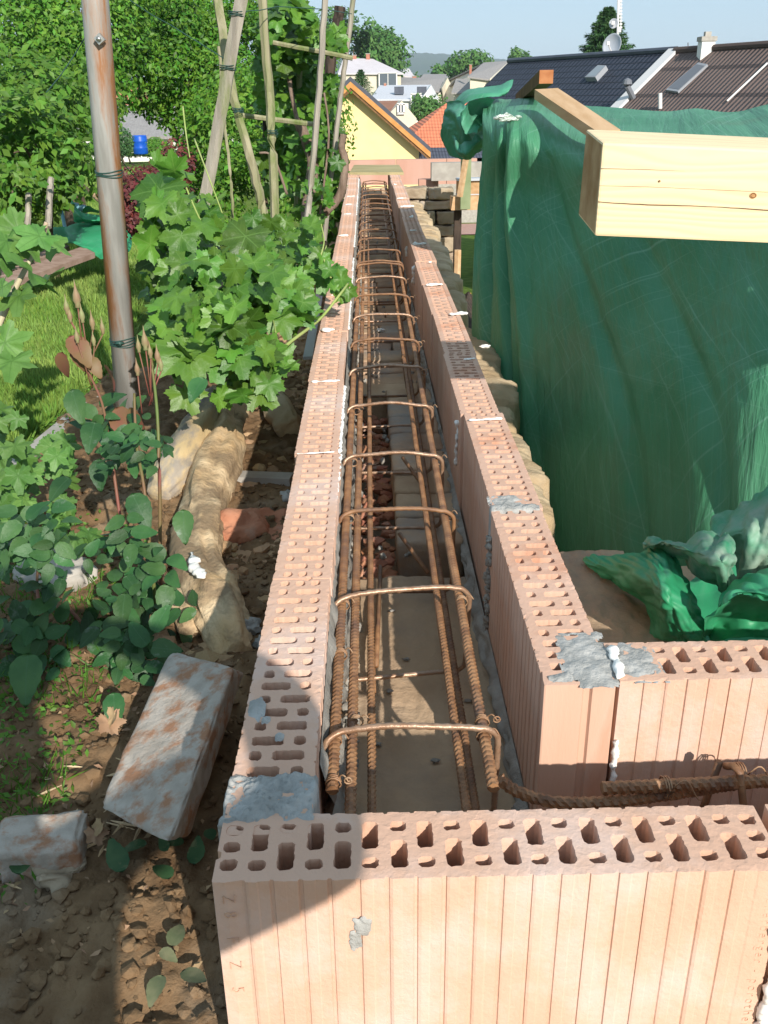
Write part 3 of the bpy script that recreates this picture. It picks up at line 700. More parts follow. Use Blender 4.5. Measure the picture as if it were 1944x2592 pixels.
def cap(name, x0, x1, y0, y1, z0, m, a=.004, nx=60, ny=60, edge=.03):
    V = []
    for j in range(ny+1):
        for i in range(nx+1):
            x = x0+(x1-x0)*i/nx; y = y0+(y1-y0)*j/ny; z = z0+a*fbm(x, y, 8)+a*.6*fbm(x, y, 45, 2)
            if i in (0, nx) or j in (0, ny): z -= edge
            wx = .006*noise.noise(Vector((y*12, 0, x))); V.append((x+wx, y+.006*noise.noise(Vector((x*12, 3, 0))), z))
    Fs = [(j*(nx+1)+i, j*(nx+1)+i+1, (j+1)*(nx+1)+i+1, (j+1)*(nx+1)+i) for j in range(ny) for i in range(nx)]
    return npmesh(name, np.array(V), np.array(Fs), m, OW, smooth=True)
cap('earth_slab', -.06, .19, .60, 1.62, -.242, M['slab'], .004, 70, 160)
cap('earth_slab', .24, .50, .98, 1.68, -.225, M['slab'], .005, 70, 110)
cap('earth_slab', .19, 2.2, .60, .97, -.246, M['slab'], .004, 120, 50)
mb = MB()   # bricks laid in the channel beyond the slab
y = 1.72; i = 0
while y < 2.72:
    blockstone(mb, (.117, y+.066, -.264), (.135, .128, .09), random.uniform(-.03, .03), .007, .004, 10, i); y += .137; i += 1
while y < 9.8:
    h = random.uniform(-.005, .005); n_ = 10 if y < 5 else 6
    if random.random() < .55: blockstone(mb, (.055, y+.066, -.285+h), (.262, .130, .09), random.uniform(-.02, .02), .007, .004, n_, i)
    else:
        s = random.uniform(-.03, .03)
        blockstone(mb, (-.01+s, y+.066, -.285+h), (.13, .128, .09), random.uniform(-.03, .03), .007, .004, n_, i); blockstone(mb, (.127+s, y+.066, -.283-h), (.135, .128, .09), random.uniform(-.03, .03), .007, .004, n_, i+50)
    y += .138; i += 1
mb.build('bricks', M['brick_old'], OW, smooth=True)
mb = MB()
for i in range(190):
    yy = random.uniform(1.64, 2.75); s = random.uniform(.006, .022)
    mb.blob((random.uniform(-.045, .045), yy, -.300+random.uniform(0, .012)), (s, s*.9, s*.6), 1, .4, 1.4, 0, None, i)
mb.build('brick_rubble', M['brick_red'], OW)
def mortar_lumps(x0, x1, y0, y1, z0, z1, n, s, m='mortar_dk', name='mortar'):
    mb = MB()
    for i in range(n):
        q = random.uniform(*s); yy = y0+(y1-y0)*random.random()**1.2
        mb.blob((random.uniform(x0, x1), yy, random.uniform(z0, z1)), (q, q*1.4, q), 2, .4, 2, 0, None, i)
    return mb.build(name, M[m], OW, smooth=True)
def mortar_strip(p0, p1, y0, y1, amp=.008, m='mortar_dk', nu=12, step=.012, seed=0):
    n = int((y1-y0)/step); V = []
    dx, dz = p1[0]-p0[0], p1[1]-p0[1]; L_ = math.hypot(dx, dz); nx_, nz_ = (-dz/L_, dx/L_)
    if nz_ < 0: nx_, nz_ = -nx_, -nz_
    for j in range(n+1):
        y = y0+(y1-y0)*j/n; w = .65+.7*noise.noise(Vector((y*3.1, seed, 2)))
        for i in range(nu+1):
            u = i/nu; h = amp*(noise.fractal(Vector((u*L_*34, y*26, seed)), 1, 2, 5)+.25)*(1-abs(2*u-1)**4)
            V.append((p0[0]+dx*u*(w if u > .5 else 1)+nx_*h, y+.004*noise.noise(Vector((u*9, y*40, 3))), p0[1]+dz*u+nz_*h))
    Fs = [(j*(nu+1)+i, j*(nu+1)+i+1, (j+1)*(nu+1)+i+1, (j+1)*(nu+1)+i) for j in range(n) for i in range(nu)]
    return npmesh('mortar', np.array(V), np.array(Fs), M[m], OW, smooth=True)
mortar_strip((-.0615, -.03), (-.036, -.245), .80, 8.6, .014, seed=1)
mortar_strip((.189, -.212), (.170, -.247), .70, 8.6, .012, seed=4)
mortar_lumps(.187, .19, 1.362, 1.398, -.23, -.03, 60, (.003, .006))
mortar_lumps(-.05, -.03, .95, 5, -.25, -.20, 160, (.003, .009))
mortar_lumps(-.04, .17, 1.7, 8.2, -.243, -.239, 150, (.003, .008), 'mortar_dk', 'mortar_crumbs')
mb = MB()
for i, (x, y) in enumerate(((.05, 1.32), (.02, 1.23), (.11, 1.28), (.08, 1.06), (.12, 1.5), (.0, 1.1), (.03, 1.48), (.14, 1.2), (.06, .88), (.1, .8))):
    mb.blob((x, y, -.238), (.006, .004, .002), 2, .5, 2, 0, None, i)
mb.build('mortar_crumbs', M['mortar_dk'], OW, smooth=True)
# right ledge stones: rough tops with joints, uneven outer edge
def ledge():
    joints = [1.60]; 
    while joints[-1] < 8.5: joints.append(joints[-1]+random.uniform(.15, .30))
    off = [random.uniform(-.035, .035) for _ in joints]; hz_ = [random.uniform(-.010, .012) for _ in joints]
    key = [(1.6, .40), (1.97, .405), (2.2, .40), (2.45, .40), (3.0, .47), (3.5, .46), (3.7, .40), (4.8, .47), (8.6, .47)]
    def edge(y):
        for (a, p), (b, q) in zip(key[:-1], key[1:]):
            if y <= b: return p+(q-p)*max(0, (y-a)/(b-a))
        return .47
    ny = 900; nx = 22; V = []
    for j in range(ny+1):
        y = 1.6+6.9*(j/ny)**1.25; k = max(i for i, q in enumerate(joints) if q <= y+1e-6); d = min(abs(y-joints[k]), abs(y-joints[min(k+1, len(joints)-1)]))
        e = edge(y)+off[k]*(1-math.exp(-(d/.02)**2))+.012*noise.fractal(Vector((y*14, 1, 1)), 1, 2, 4)-.03*math.exp(-(d/.014)**2)
        for i in range(nx+1):
            if i <= 14:
                u = i/14; x = .262+(e-.262)*u; z = -.238+hz_[k]+.008*noise.fractal(Vector((x*20, y*20, k)), 1, 2, 5)-.022*math.exp(-(d/.010)**2)-.020*u**6
            else:
                u = (i-14)/8; x = e+.012*math.sin(u*3)+.012*noise.fractal(Vector((u*4, y*16, 7)), 1, 2, 4)-.02*u; z = -.258+hz_[k]-.30*u
            V.append((x, y, z))
    Fs = [(j*(nx+1)+i, j*(nx+1)+i+1, (j+1)*(nx+1)+i+1, (j+1)*(nx+1)+i) for j in range(ny) for i in range(nx)]
    npmesh('stones', np.array(V), np.array(Fs), M['ledge'], OW, smooth=True)
M['ledge'] = mat('rough_sandstone', (.40, .29, .17), (.54, .42, .27), 9, .95, 1, 55, .1, c3=(.34, .28, .20), s3=5, t3=(.5, .68), bdist=.006)
ledge()
mb = MB()
for r_ in range(9):
    y = 1.5
    while y < 8.4:
        w_ = random.uniform(.16, .3); blockstone(mb, (.37, y+w_/2, -.50-.17*r_), (.18, w_-.012, .16), 0, .02, .010, 6, r_+y); y += w_
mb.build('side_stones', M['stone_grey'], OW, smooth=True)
# far stone wall with visible courses
FS = thing('stone_wall', 'far return wall of brown block stones in rough courses below the pink block row', 'stone wall', (.6, 8.7, -2.8))
rows = [(405, 432, (855, 925, 983)), (432, 455, (870, 905, 985)), (455, 487, (880, 940, 983)), (487, 512, (895, 983)), (512, 545, (905, 940, 983)), (545, 570, (940, 982)), (570, 600, (935, 981))]
mb = MB()
for a_, b_, xs in rows:
    for i in range(len(xs)-1):
        p = P(xs[i], a_, Y=8.6); q = P(xs[i+1], b_, Y=8.6)
        blockstone(mb, ((p.x+q.x)/2+random.uniform(-.01, .01), 8.68+random.uniform(-.01, .01), (p.z+q.z)/2), (q.x-p.x-.018, .2, p.z-q.z-.014), 0, .014, .010, 22, a_+i)
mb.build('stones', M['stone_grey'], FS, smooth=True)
p = P(984, 410, Y=8.6)
mb = MB(); mb.box((-.2+.45, 8.85, (p.z-2.9)/2-.02), (p.x+.30, .2, 2.75-abs(p.z))); mb.build('core', M['mortar_dk'], FS)
# ------------------------------------------------------------------ timber behind the far wall end
TF = thing('timber_frame', 'weathered timber joint with leaning strut and posts at the far end behind the tarpaulin', 'timber frame', (.95, 8.5, -2.8))
def pbox(mb, x0, y0, x1, y1, Y, t, mi=0):
    p = P(x0, y0, Y=Y); q = P(x1, y1, Y=Y); mb.box(((p.x+q.x)/2, Y+t/2, (p.z+q.z)/2), (abs(q.x-p.x), t, abs(p.z-q.z)), None, mi)
mb = MB(); pbox(mb, 975, 425, 1060, 453, 8.1, .12); mb.build('bottom_beam', M['wood_mid'], TF)
mb = MB(); pbox(mb, 988, 390, 1060, 424, 8.25, .1); mb.build('top_beam', M['wood_end'], TF)
mb = MB(); pbox(mb, 987, 386, 1060, 390, 8.22, .12); pbox(mb, 987, 420, 1060, 424, 8.22, .12); mb.build('metal_strip', M['metal_grey'], TF)
mb = MB(); pbox(mb, 997, 335, 1016, 452, 8.0, .06); mb.build('green_strut', mat('green_tinted_board', (.20, .24, .12), (.28, .32, .18), 8), TF)
mb = MB(); a = P(1012, 310, Y=7.9); b = P(993, 425, Y=7.9); mb.tube([a, b], .025, 4); mb.build('leaning_strut', M['wood_mid'], TF)
mb = MB(); pbox(mb, 982, 455, 989, 900, 8.2, .08); mb.build('dark_post', M['wood_black'], TF)
mb = MB(); a = P(989, 540, Y=7.8); b = P(985, 690, Y=7.8); mb.tube([a, b, b+(b-a)*2], .03, 6); mb.build('brown_post', M['wood_mid'], TF)
mb = MB(); a = P(985, 745, Y=6.0); b = P(1010, 655, Y=6.6); mb.tube([a, b], .09, 4)
tag(mb.build('board', M['wood_black']), 'dark board leaning below the tarpaulin edge in the narrow gap', 'board')
mb = MB(); a = P(1020, 655, Y=7.0); b = P(1020, 640, Y=7.0); mb.tube([a-Vector((0, 0, .5)), b], .015, 6); br = mb.build('faucet', M['blue']); tag(br, 'small blue garden tap with orange end standing on the lawn in the gap', 'tap')
mb = MB(); mb.tube([P(1017, 636, Y=7.0), P(1009, 635, Y=7.0)], .012, 6); mb.build('handle', M['fascia'], br)
# ------------------------------------------------------------------ rebar cages
RB = .0058
def cage():
    c = thing('rebar_cage', 'long rusty rebar cage with stirrups lying in the channel between the block rows', 'rebar cage', (.05, .8, -.24))
    def bar(path, r=RB, fine=3.2, name='bar', step=.0028):
        mb = MB(); pts = []
        for i in range(len(path)-1):
            a, b = Vector(path[i]), Vector(path[i+1]); L_ = (b-a).length
            k = max(1, int(L_/step)) if a.y < fine else max(1, int(L_/.2))
            for q in range(k): pts.append(a.lerp(b, q/k))
        pts.append(Vector(path[-1]))
        mb.tube(pts, r, 10 if path[0][1] < 4 else 6, 0, .0085, .0011)
        return mb.build(name, M['rust'], c, smooth=False)
    def run(x0, y0, z0, x1, z1, r=RB, bow=0.0):
        p = [(x0, y0, z0), (x0+(x1-x0)*.1+bow, y0+.8, z0+(z1-z0)*.1), (x0+(x1-x0)*.3+bow, 3.2, z0+(z1-z0)*.3)]
        bar(p, r)
        q = [p[-1], (x0+(x1-x0)*.6, 5.5, z0+(z1-z0)*.6), (x1, 8.35, z1)]
        mb = MB(); mb.tube(q, r, 7); mb.build('bar', M['rust'], c, smooth=True)
    run(-.049, .787, -.055, -.022, -.06, .0060); run(-.030, .70, -.066, -.006, -.07, .0056)
    run(-.008, .72, -.115, .012, -.11, .0045, .0); pass
    run(.121, .785, -.055, .150, -.06, .0060); run(.120, .70, -.20, .138, -.20, .0048); run(.098, .72, -.12, .12, -.12, .0048)
    ys = [.868, 1.178, 1.477, 1.75, 2.08, 2.397, 2.701, 3.034, 3.37, 3.72, 4.042, 4.10, 4.42, 4.79, 5.13, 5.44, 5.78, 6.1, 6.4, 6.7, 7.0, 7.3, 7.6, 7.9, 8.15]
    for i, y in enumerate(ys):
        t = (y-.8)/7.5; xl = -.062+.030*t; xr = .137+.027*t; zt = -.040; zb = -.215
        tw = random.uniform(-.012, .012) if i else 0; lean = random.uniform(-.01, .012) if i not in (1,) else .02
        if i == 1: tw = .02
        pts = []; n = 7; rc = .022
        def arc(cx, cz, a0, a1, yy0, yy1):
            for k in range(n+1):
                a = a0+(a1-a0)*k/n; pts.append(Vector((cx+rc*math.cos(a), yy0+(yy1-yy0)*k/n, cz+rc*math.sin(a))))
        pts.append(Vector((xl-.004, y-.02, zt-.028)))
        arc(xl+rc, zt-rc, math.pi, math.pi/2, y-.012, y)
        m_ = 18 if i < 9 else 5
        for k in range(1, m_): u = k/m_; pts.append(Vector((xl+rc+(xr-xl-2*rc)*u, y+tw*u, zt+.006*math.sin(math.pi*u)+(.0012*math.sin(u*7+i)))))
        arc(xr-rc, zt-rc, math.pi/2, 0, y+tw, y+tw+.004)
        arc(xr-rc, zb+rc, 0, -math.pi/2, y+tw+lean+.02, y+tw+lean+.03)
        arc(xl+rc, zb+rc, -math.pi/2, -math.pi, y+lean+.03, y+lean+.02)
        pts.append(Vector((xl, y-.004, zt-.03)))
        fine = []
        if i < 8:
            for a, b in zip(pts[:-1], pts[1:]):
                k = max(1, int((b-a).length/.003)); fine += [a.lerp(b, q/k) for q in range(k)]
            fine.append(pts[-1])
        else: fine = pts
        mb = MB(); mb.tube(fine, .0036 if i < 8 else .0040, 7, 0, .0065 if i < 8 else 0, .0006); mb.build('stirrup', M['rust_pale'] if i in (0, 3, 4, 5, 7, 9) or i == 1 else M['rust'], c, smooth=True)
    def tie(p, s=.012, k=0):
        mb = MB(); p = Vector(p); q = [p+Vector((random.uniform(-1, 1)*s, random.uniform(-.6, .6)*s, random.uniform(-.3, 1)*s)) for _ in range(5)]
        pts = []
        for a in range(26):
            th = a*.6; pts.append(p+Vector((math.cos(th)*RB*1.45, (a/26-.5)*.007, math.sin(th)*RB*1.45)))
        for a in range(9):
            u = a/8; pts.append(p+Vector((.006+.010*u, -.008*u, .007+.006*math.sin(u*3)))+Vector((0, 0, 0)))
        if k:
            for a in range(12):
                th = a*.6; pts.append(p+Vector((.016+.004*math.cos(th), -.008, .009+.004*math.sin(th))))
        mb.tube(pts, .0009, 5); mb.build('tie_wire', M['wire'], c, smooth=True)
    for i, y in enumerate(ys[:10]):
        tie((-.049+.004*i, y+.004, -.055), k=0); tie((.121+.004*i, y+.006, -.055), k=0)
    tie((-.048, .80, -.055), k=1); tie((.122, .90, -.055), k=1); tie((-.025, .92, -.066)); tie((-.046, 1.05, -.055))
    # cut-off stubs
    for (x, y, z), d in (((.10, 1.55, -.2), (-.05, .09, .04)), ((.12, 1.95, -.2), (-.05, .08, .05)), ((.11, 2.75, -.2), (-.012, .05, .09)), ((.115, 2.3, -.2), (-.01, .10, .06)), ((-.005, 1.2, -.22), (-.002, .42, .02)), ((-.0, 1.25, -.205), (.012, .36, -.01))):
        a = Vector((x, y, z)); mb = MB(); mb.tube([a, a+Vector(d)], .0042, 6); mb.build('stub', M['rust'], c, smooth=True)
cage()
def cage2():
    c = thing('rebar_cage', 'second rusty rebar bundle running right between the two crosswise block rows', 'rebar cage', (.6, .8, -.24))
    def bar(pts, r, name='bar', rib=.010):
        mb = MB(); f = []
        for a, b in zip(pts[:-1], pts[1:]):
            a, b = Vector(a), Vector(b); k = max(1, int((b-a).length/.0028)); f += [a.lerp(b, q/k) for q in range(k)]
        f.append(Vector(pts[-1])); mb.tube(f, r, 10, 0, rib, .0014); mb.build(name, M['rust'], c)
    # bent bar coming out of the long cage
    zz = -.10
    pp = [P(1078, 1682, z=-.085), P(1110, 1706, z=-.095), P(1160, 1725, z=-.10), P(1230, 1735, z=-.10), P(1330, 1731, z=-.10), P(1430, 1718, z=-.10), P(1560, 1698, z=-.10), P(1700, 1680, z=-.10)]
    # smooth
    sm = []
    for i in range(len(pp)-1):
        p0 = pp[max(i-1, 0)]; p1 = pp[i]; p2 = pp[i+1]; p3 = pp[min(i+2, len(pp)-1)]
        for k in range(8):
            t = k/8; sm.append(.5*((2*p1)+(p2-p0)*t+(2*p0-5*p1+4*p2-p3)*t*t+(3*p1-p0-3*p2+p3)*t**3))
    sm.append(pp[-1]+Vector((1.2, .05, 0))); bar(sm, .0062)
    bar([P(1300, 1703, z=-.085), P(1659, 1665, z=-.085)+Vector((1.2, .02, 0))], .0066)
    bar([(.30, .79, -.215), (1.8, .80, -.215)], .006)
    bar([(.26, .86, -.215), (1.8, .87, -.215)], .006)
    for x in (0, .3, .6):
        a = P(1585, 1655, z=-.07)+Vector((x, 0, 0)); b = P(1607, 1755, z=-.12)+Vector((x, 0, 0))
        pts = [a+Vector((-.002, .015, -.012)), a, a+Vector((.003, -.01, 0)), b+Vector((0, 0, .0)), b+Vector((.002, -.01, -.1)), b+Vector((.0, .08, -.12)), a+Vector((-.02, .03, -.13)), a+Vector((-.008, .02, -.01))]
        mb = MB(); mb.tube(pts, .0044, 7); mb.build('stirrup', M['rust'], c, smooth=True)
    for vx, vy in ((1440, 1700), (1600, 1670)):
        p = P(vx, vy, z=-.088); pts = []
        for a in range(30): th = a*.6; pts.append(p+Vector(((a/30-.5)*.008, math.cos(th)*.013, math.sin(th)*.011)))
        for a in range(10): u = a/9; pts.append(p+Vector((.006+.03*u, -.012, .012-.012*u+.01*math.sin(u*5))))
        mb = MB(); mb.tube(pts, .0009, 5); mb.build('tie_wire', M['wire'], c, smooth=True)
cage2()
# ------------------------------------------------------------------ big beam and rafters
def bev(o, w):
    b = bmesh.new(); b.from_mesh(o.data); bmesh.ops.remove_doubles(b, verts=b.verts, dist=1e-5); bmesh.ops.bevel(b, geom=list(b.edges), offset=w, segments=2, affect='EDGES', profile=.6); b.to_mesh(o.data); b.free()
def beam(name, fl, dirv, ln, label, cat, mats, knots=True):
    """fl = left end corners: front-top, back-top, back-bottom, front-bottom"""
    d = dirv.normalized()*ln; a = fl; b = [p+d for p in fl]; mb = MB()
    c = sum(fl, Vector())/4
    n = 1
    mb.add(a+b, [(0, 1, 5, 4), (1, 2, 6, 5), (2, 3, 7, 6), (3, 0, 4, 7), (4, 5, 6, 7)], 0); mb.add(a, [(3, 2, 1, 0)], 1)
    o = mb.build(name, mats); bev(o, .0035); return tag(o, label, cat)
ft = P(1302, 308, Y=1.40); bt = P(1266, 279, Y=1.535); bb = P(1249, 465, Y=1.535); fb = P(1285, 510, Y=1.40)
bd = P(1659, 324, Y=1.40)-ft
# wood with dark checks and knots
def spruce():
    m = bpy.data.materials.new('fresh_sawn_spruce'); m.use_nodes = True; N = m.node_tree.nodes; L = m.node_tree.links; b = N['Principled BSDF']; b.inputs['Roughness'].default_value = .65
    b.inputs['Specular IOR Level'].default_value = .25
    tc = N.new('ShaderNodeTexCoord'); mp = N.new('ShaderNodeMapping'); L.new(tc.outputs['Object'], mp.inputs[0])
    mp.inputs['Rotation'].default_value = (0, math.atan2(bd.z, bd.x), 0); mp.inputs['Scale'].default_value = (.18, 1, 1)
    nz = N.new('ShaderNodeTexNoise'); nz.inputs['Scale'].default_value = 7; nz.inputs['Detail'].default_value = 2; L.new(mp.outputs[0], nz.inputs[0])
    ma = N.new('ShaderNodeMixRGB'); ma.blend_type = 'ADD'; ma.inputs[0].default_value = .22; L.new(mp.outputs[0], ma.inputs[1]); L.new(nz.outputs['Color'], ma.inputs[2])
    wv = N.new('ShaderNodeTexWave'); wv.wave_type = 'BANDS'; wv.bands_direction = 'Z'; wv.inputs['Scale'].default_value = 26; wv.inputs['Distortion'].default_value = 2.5; wv.inputs['Detail'].default_value = 2
    L.new(ma.outputs[0], wv.inputs[0])
    r = N.new('ShaderNodeValToRGB'); r.color_ramp.elements[0].color = (.73, .54, .32, 1); r.color_ramp.elements[1].color = (.80, .62, .37, 1); r.color_ramp.elements[0].position = .0; r.color_ramp.elements[1].position = .6
    L.new(wv.outputs[0], r.inputs[0])
    n2 = N.new('ShaderNodeTexNoise'); n2.inputs['Scale'].default_value = 5; n2.inputs['Detail'].default_value = 5; L.new(mp.outputs[0], n2.inputs[0])
    mr = N.new('ShaderNodeMapRange'); mr.inputs[1].default_value = .45; mr.inputs[2].default_value = .75; mr.inputs[4].default_value = .5; L.new(n2.outputs[0], mr.inputs[0])
    mx = N.new('ShaderNodeMixRGB'); L.new(mr.outputs[0], mx.inputs[0]); L.new(r.outputs[0], mx.inputs[1]); mx.inputs[2].default_value = (.78, .66, .45, 1)
    L.new(mx.outputs[0], b.inputs['Base Color'])
    bp = N.new('ShaderNodeBump'); bp.inputs['Strength'].default_value = .25; bp.inputs['Distance'].default_value = .001; L.new(wv.outputs[0], bp.inputs['Height']); L.new(bp.outputs[0], b.inputs['Normal'])
    return m
BE = beam('timber_beam', [ft, bt, bb, fb], bd, 2.2, 'thick pale fresh-sawn beam in front with one end sawn, reaching in from the right', 'timber beam', [spruce(), M['wood_end']])
M['check'] = mat('drying_crack', (.10, .05, .02), None); M['knot'] = mat('knot', (.40, .20, .08), (.50, .28, .12), 300)
nrm = (fb-ft).cross(bd).normalized()
if nrm.y > 0: nrm = -nrm
def face_pt(u, v): return ft+(fb-ft)*v+bd.normalized()*u+nrm*.0007
def crack(pts, w):
    mb = MB(); V = []
    for u, v in pts: V += [face_pt(u, v-w(u)), face_pt(u, v+w(u))]
    n = len(pts); mb.add(V, [(2*i, 2*i+2, 2*i+3, 2*i+1) for i in range(n-1)]); mb.build('crack', M['check'], BE)
crack([(i*.012, .625+.006*math.sin(i*.35)+.00035*i+random.uniform(-.002, .002)) for i in range(60)], lambda u: .0032+.002*math.sin(u*20)**2)
crack([(i*.008, .27-.012*min(1, i/8)+random.uniform(-.001, .001)) for i in range(16)], lambda u: .0028*(1-u/.14))
crack([(i*.01, .45-.010*math.sin(min(i, 12)/6)+random.uniform(-.001, .001)) for i in range(30)], lambda u: .0012)
for (u, v, r_) in ((.222, .485, .0052), (.085, .375, .0018)):
    mb = MB(); c = face_pt(u, v); dx = bd.normalized(); dz = (fb-ft).normalized()
    ring = [c+nrm*.0004+dx*math.cos(t*.52)*r_+dz*math.sin(t*.52)*r_*.8 for t in range(12)]; mb.add(ring, [tuple(range(12))]); mb.build('knot', M['knot'], BE)
    mb = MB(); pts = [c+nrm*.0006+dx*math.cos(t*.35)*r_*.7+dz*math.sin(t*.35)*r_*.55 for t in range(19)]; mb.tube(pts, .0004, 4); mb.build('knot_ring', M['check'], BE)
a0 = P(1155, 193, Y=3.7); a1 = P(1205, 190, Y=3.7)
n0 = P(1290, 284, Y=3.0); n1 = P(1340, 280, Y=3.0); dn = Vector((0, 0, -1))
mb = MB(); h_ = .032; k0 = .032
mb.hexa([a0+dn*k0, n0+dn*h_, n1+dn*h_, a1+dn*k0, a0, n0, n1, a1]); tag(mb.build('rafter', M['wood_mid']), 'narrow brown rafter lying over the tarpaulin, running away behind the big pale beam', 'rafter')
mb = MB(); e = P(1180, 166, Y=3.9); f = P(1125, 215, Y=5.0); d_ = (f-e).normalized(); s_ = .052
up = Vector((0, 0, 1)); sd = d_.cross(up).normalized(); 
c4 = [e+sd*(-s_/2)-up*s_*.45, e+sd*(s_/2)-up*s_*.45, e+sd*(s_/2)+up*s_*.45, e+sd*(-s_/2)+up*s_*.45]
mb.prism(c4, f-e); mb.add([p-d_*.002 for p in c4], [(0, 1, 2, 3)], 1)
tag(mb.build('beam_stub', [M['wood_dk'], M['wood_or']]), 'dark timber with orange sawn end poking out above the tarpaulin ridge', 'timber beam')
# ------------------------------------------------------------------ tarpaulins
def cr(p0, p1, p2, p3, t): return .5*((2*p1)+(p2-p0)*t+(2*p0-5*p1+4*p2-p3)*t*t+(3*p1-p0-3*p2+p3)*t**3)
def loft(rows, nu, nv, disp=None, mb=None, flip=False, mi=0):
    """rows: list of lists of Vectors (same length)"""
    g = []
    for row in rows:
        out = []
        m = len(row)
        for i in range(m-1):
            for k in range(nu): out.append(cr(row[max(i-1, 0)], row[i], row[i+1], row[min(i+2, m-1)], k/nu))
        out.append(row[-1]); g.append(out)
    G = []; n = len(g)
    for j in range(n-1):
        for k in range(nv): G.append([cr(g[max(j-1, 0)][i], g[j][i], g[j+1][i], g[min(j+2, n-1)][i], k/nv) for i in range(len(g[0]))])
    G.append(g[-1]); h, w = len(G), len(G[0])
    if disp:
        N_ = [[None]*w for _ in range(h)]
        for j in range(h):
            for i in range(w):
                du = G[j][min(i+1, w-1)]-G[j][max(i-1, 0)]; dv = G[min(j+1, h-1)][i]-G[max(j-1, 0)][i]
                c = du.cross(dv); N_[j][i] = c.normalized() if c.length > 1e-9 else Vector((0, 0, 1))
        G = [[G[j][i]+N_[j][i]*disp(i/(w-1), j/(h-1), G[j][i]) for i in range(w)] for j in range(h)]
    V = [p for r_ in G for p in r_]; Fs = [(j*w+i, j*w+i+1, (j+1)*w+i+1, (j+1)*w+i) for j in range(h-1) for i in range(w-1)]
    if mb is None: mb = MB()
    mb.add(V, Fs, mi); return mb
def ridged(p, s, o=0): return 1-abs(noise.noise(Vector((p[0]*s, p[1]*s, o))))*2
# main curtain: columns of pixel positions with distance
cols = [  # (top x,y,Y) then lower points
 [(1046, 222, 4.6), (1040, 268, 3.95), (1030, 420, 3.85), (1018, 600, 3.7), (1004, 900, 3.6), (985, 1300, 3.5)],
 [(1072, 212, 4.7), (1062, 285, 3.70), (1050, 430, 3.72), (1045, 620, 3.60), (1040, 900, 3.4), (1030, 1300, 3.3)],
 [(1110, 212, 4.8), (1092, 262, 3.62), (1078, 430, 3.60), (1082, 640, 3.45), (1085, 900, 3.2), (1085, 1300, 3.1)],
 [(1160, 200, 4.9), (1140, 262, 3.55), (1128, 430, 3.48), (1135, 640, 3.30), (1140, 900, 3.05), (1150, 1300, 2.9)],
 [(1230, 222, 4.8), (1205, 290, 3.45), (1195, 450, 3.35), (1200, 650, 3.10), (1210, 900, 2.85), (1215, 1300, 2.6)],
 [(1330, 231, 4.6), (1285, 330, 3.05), (1290, 470, 2.97), (1295, 660, 2.78), (1300, 900, 2.55), (1290, 1300, 2.3)],
 [(1440, 238, 4.4), (1420, 345, 2.68), (1425, 480, 2.60), (1420, 680, 2.45), (1410, 900, 2.3), (1390, 1320, 2.05)],
 [(1500, 232, 4.3), (1560, 355, 2.36), (1560, 490, 2.29), (1545, 690, 2.18), (1530, 900, 2.05), (1490, 1330, 1.9)],
 [(1585, 240, 4.1), (1690, 365, 2.13), (1690, 500, 2.08), (1680, 700, 1.98), (1650, 900, 1.9), (1600, 1330, 1.8)],
 [(1680, 220, 3.9), (1900, 380, 1.90), (1900, 520, 1.86), (1890, 720, 1.9), (1850, 920, 1.8), (1800, 1330, 1.75)],
 [(1900, 215, 3.7), (2200, 390, 2.1), (2200, 530, 1.9), (2190, 740, 1.8), (2150, 950, 1.75), (2050, 1330, 1.75)]]
rows = [[P(c[j][0], c[j][1], Y=c[j][2]) for c in cols] for j in range(6)]
def dmain(u, v, p):
    w = sst(.12, .34, v); d = u*7-v*2.6
    f = .011*ridged((d*.75, v*.5), 1.0, 1)+.006*ridged((d*1.9+v, v*1.4), 1.0, 5)+.0035*noise.noise(Vector((u*34, v*26, 3)))
    f += .045*math.exp(-((u-.17-v*.05)/.014)**2)*w - .03*math.exp(-((u-.215-v*.10)/.018)**2)*w+.04*math.exp(-((u-.10)/.018)**2)*w
    f += .022*math.exp(-((u-.27-v*.34)/.018)**2)*w+.016*math.exp(-((u-.38-v*.40)/.02)**2)*w
    return f*(.3+.7*w)
mbt = loft(rows, 22, 26, dmain)
TARP = tag(mbt.build('tarpaulin', M['tarp_main'], smooth=True), 'large green tarpaulin hung as a tent over the rafters, scratched, filling the right side', 'tarpaulin')
mb = MB()
for i in range(60):
    p = P(1096+random.gauss(0, 9), 257+random.gauss(0, 3), Y=3.62); mb.blob((p.x, 3.60, p.z+.004), (.012, .012, .005), 1, .5, 1.5, 0, None, i)
mb.build('scuffed_patch', mat('frayed_white_fibres', (.45, .52, .46), (.6, .65, .58), 90), TARP)
_w, _h = 22*10+1, 26*5+1
_li = np.empty(len(TARP.data.loops), dtype=np.int32); TARP.data.loops.foreach_get('vertex_index', _li)
TARP.data.uv_layers.new(name='cloth').data.foreach_set('uv', np.stack(((_li % _w)/_w*3.2, (_li//_w)/_h*3.0), 1).astype(np.float32).ravel())
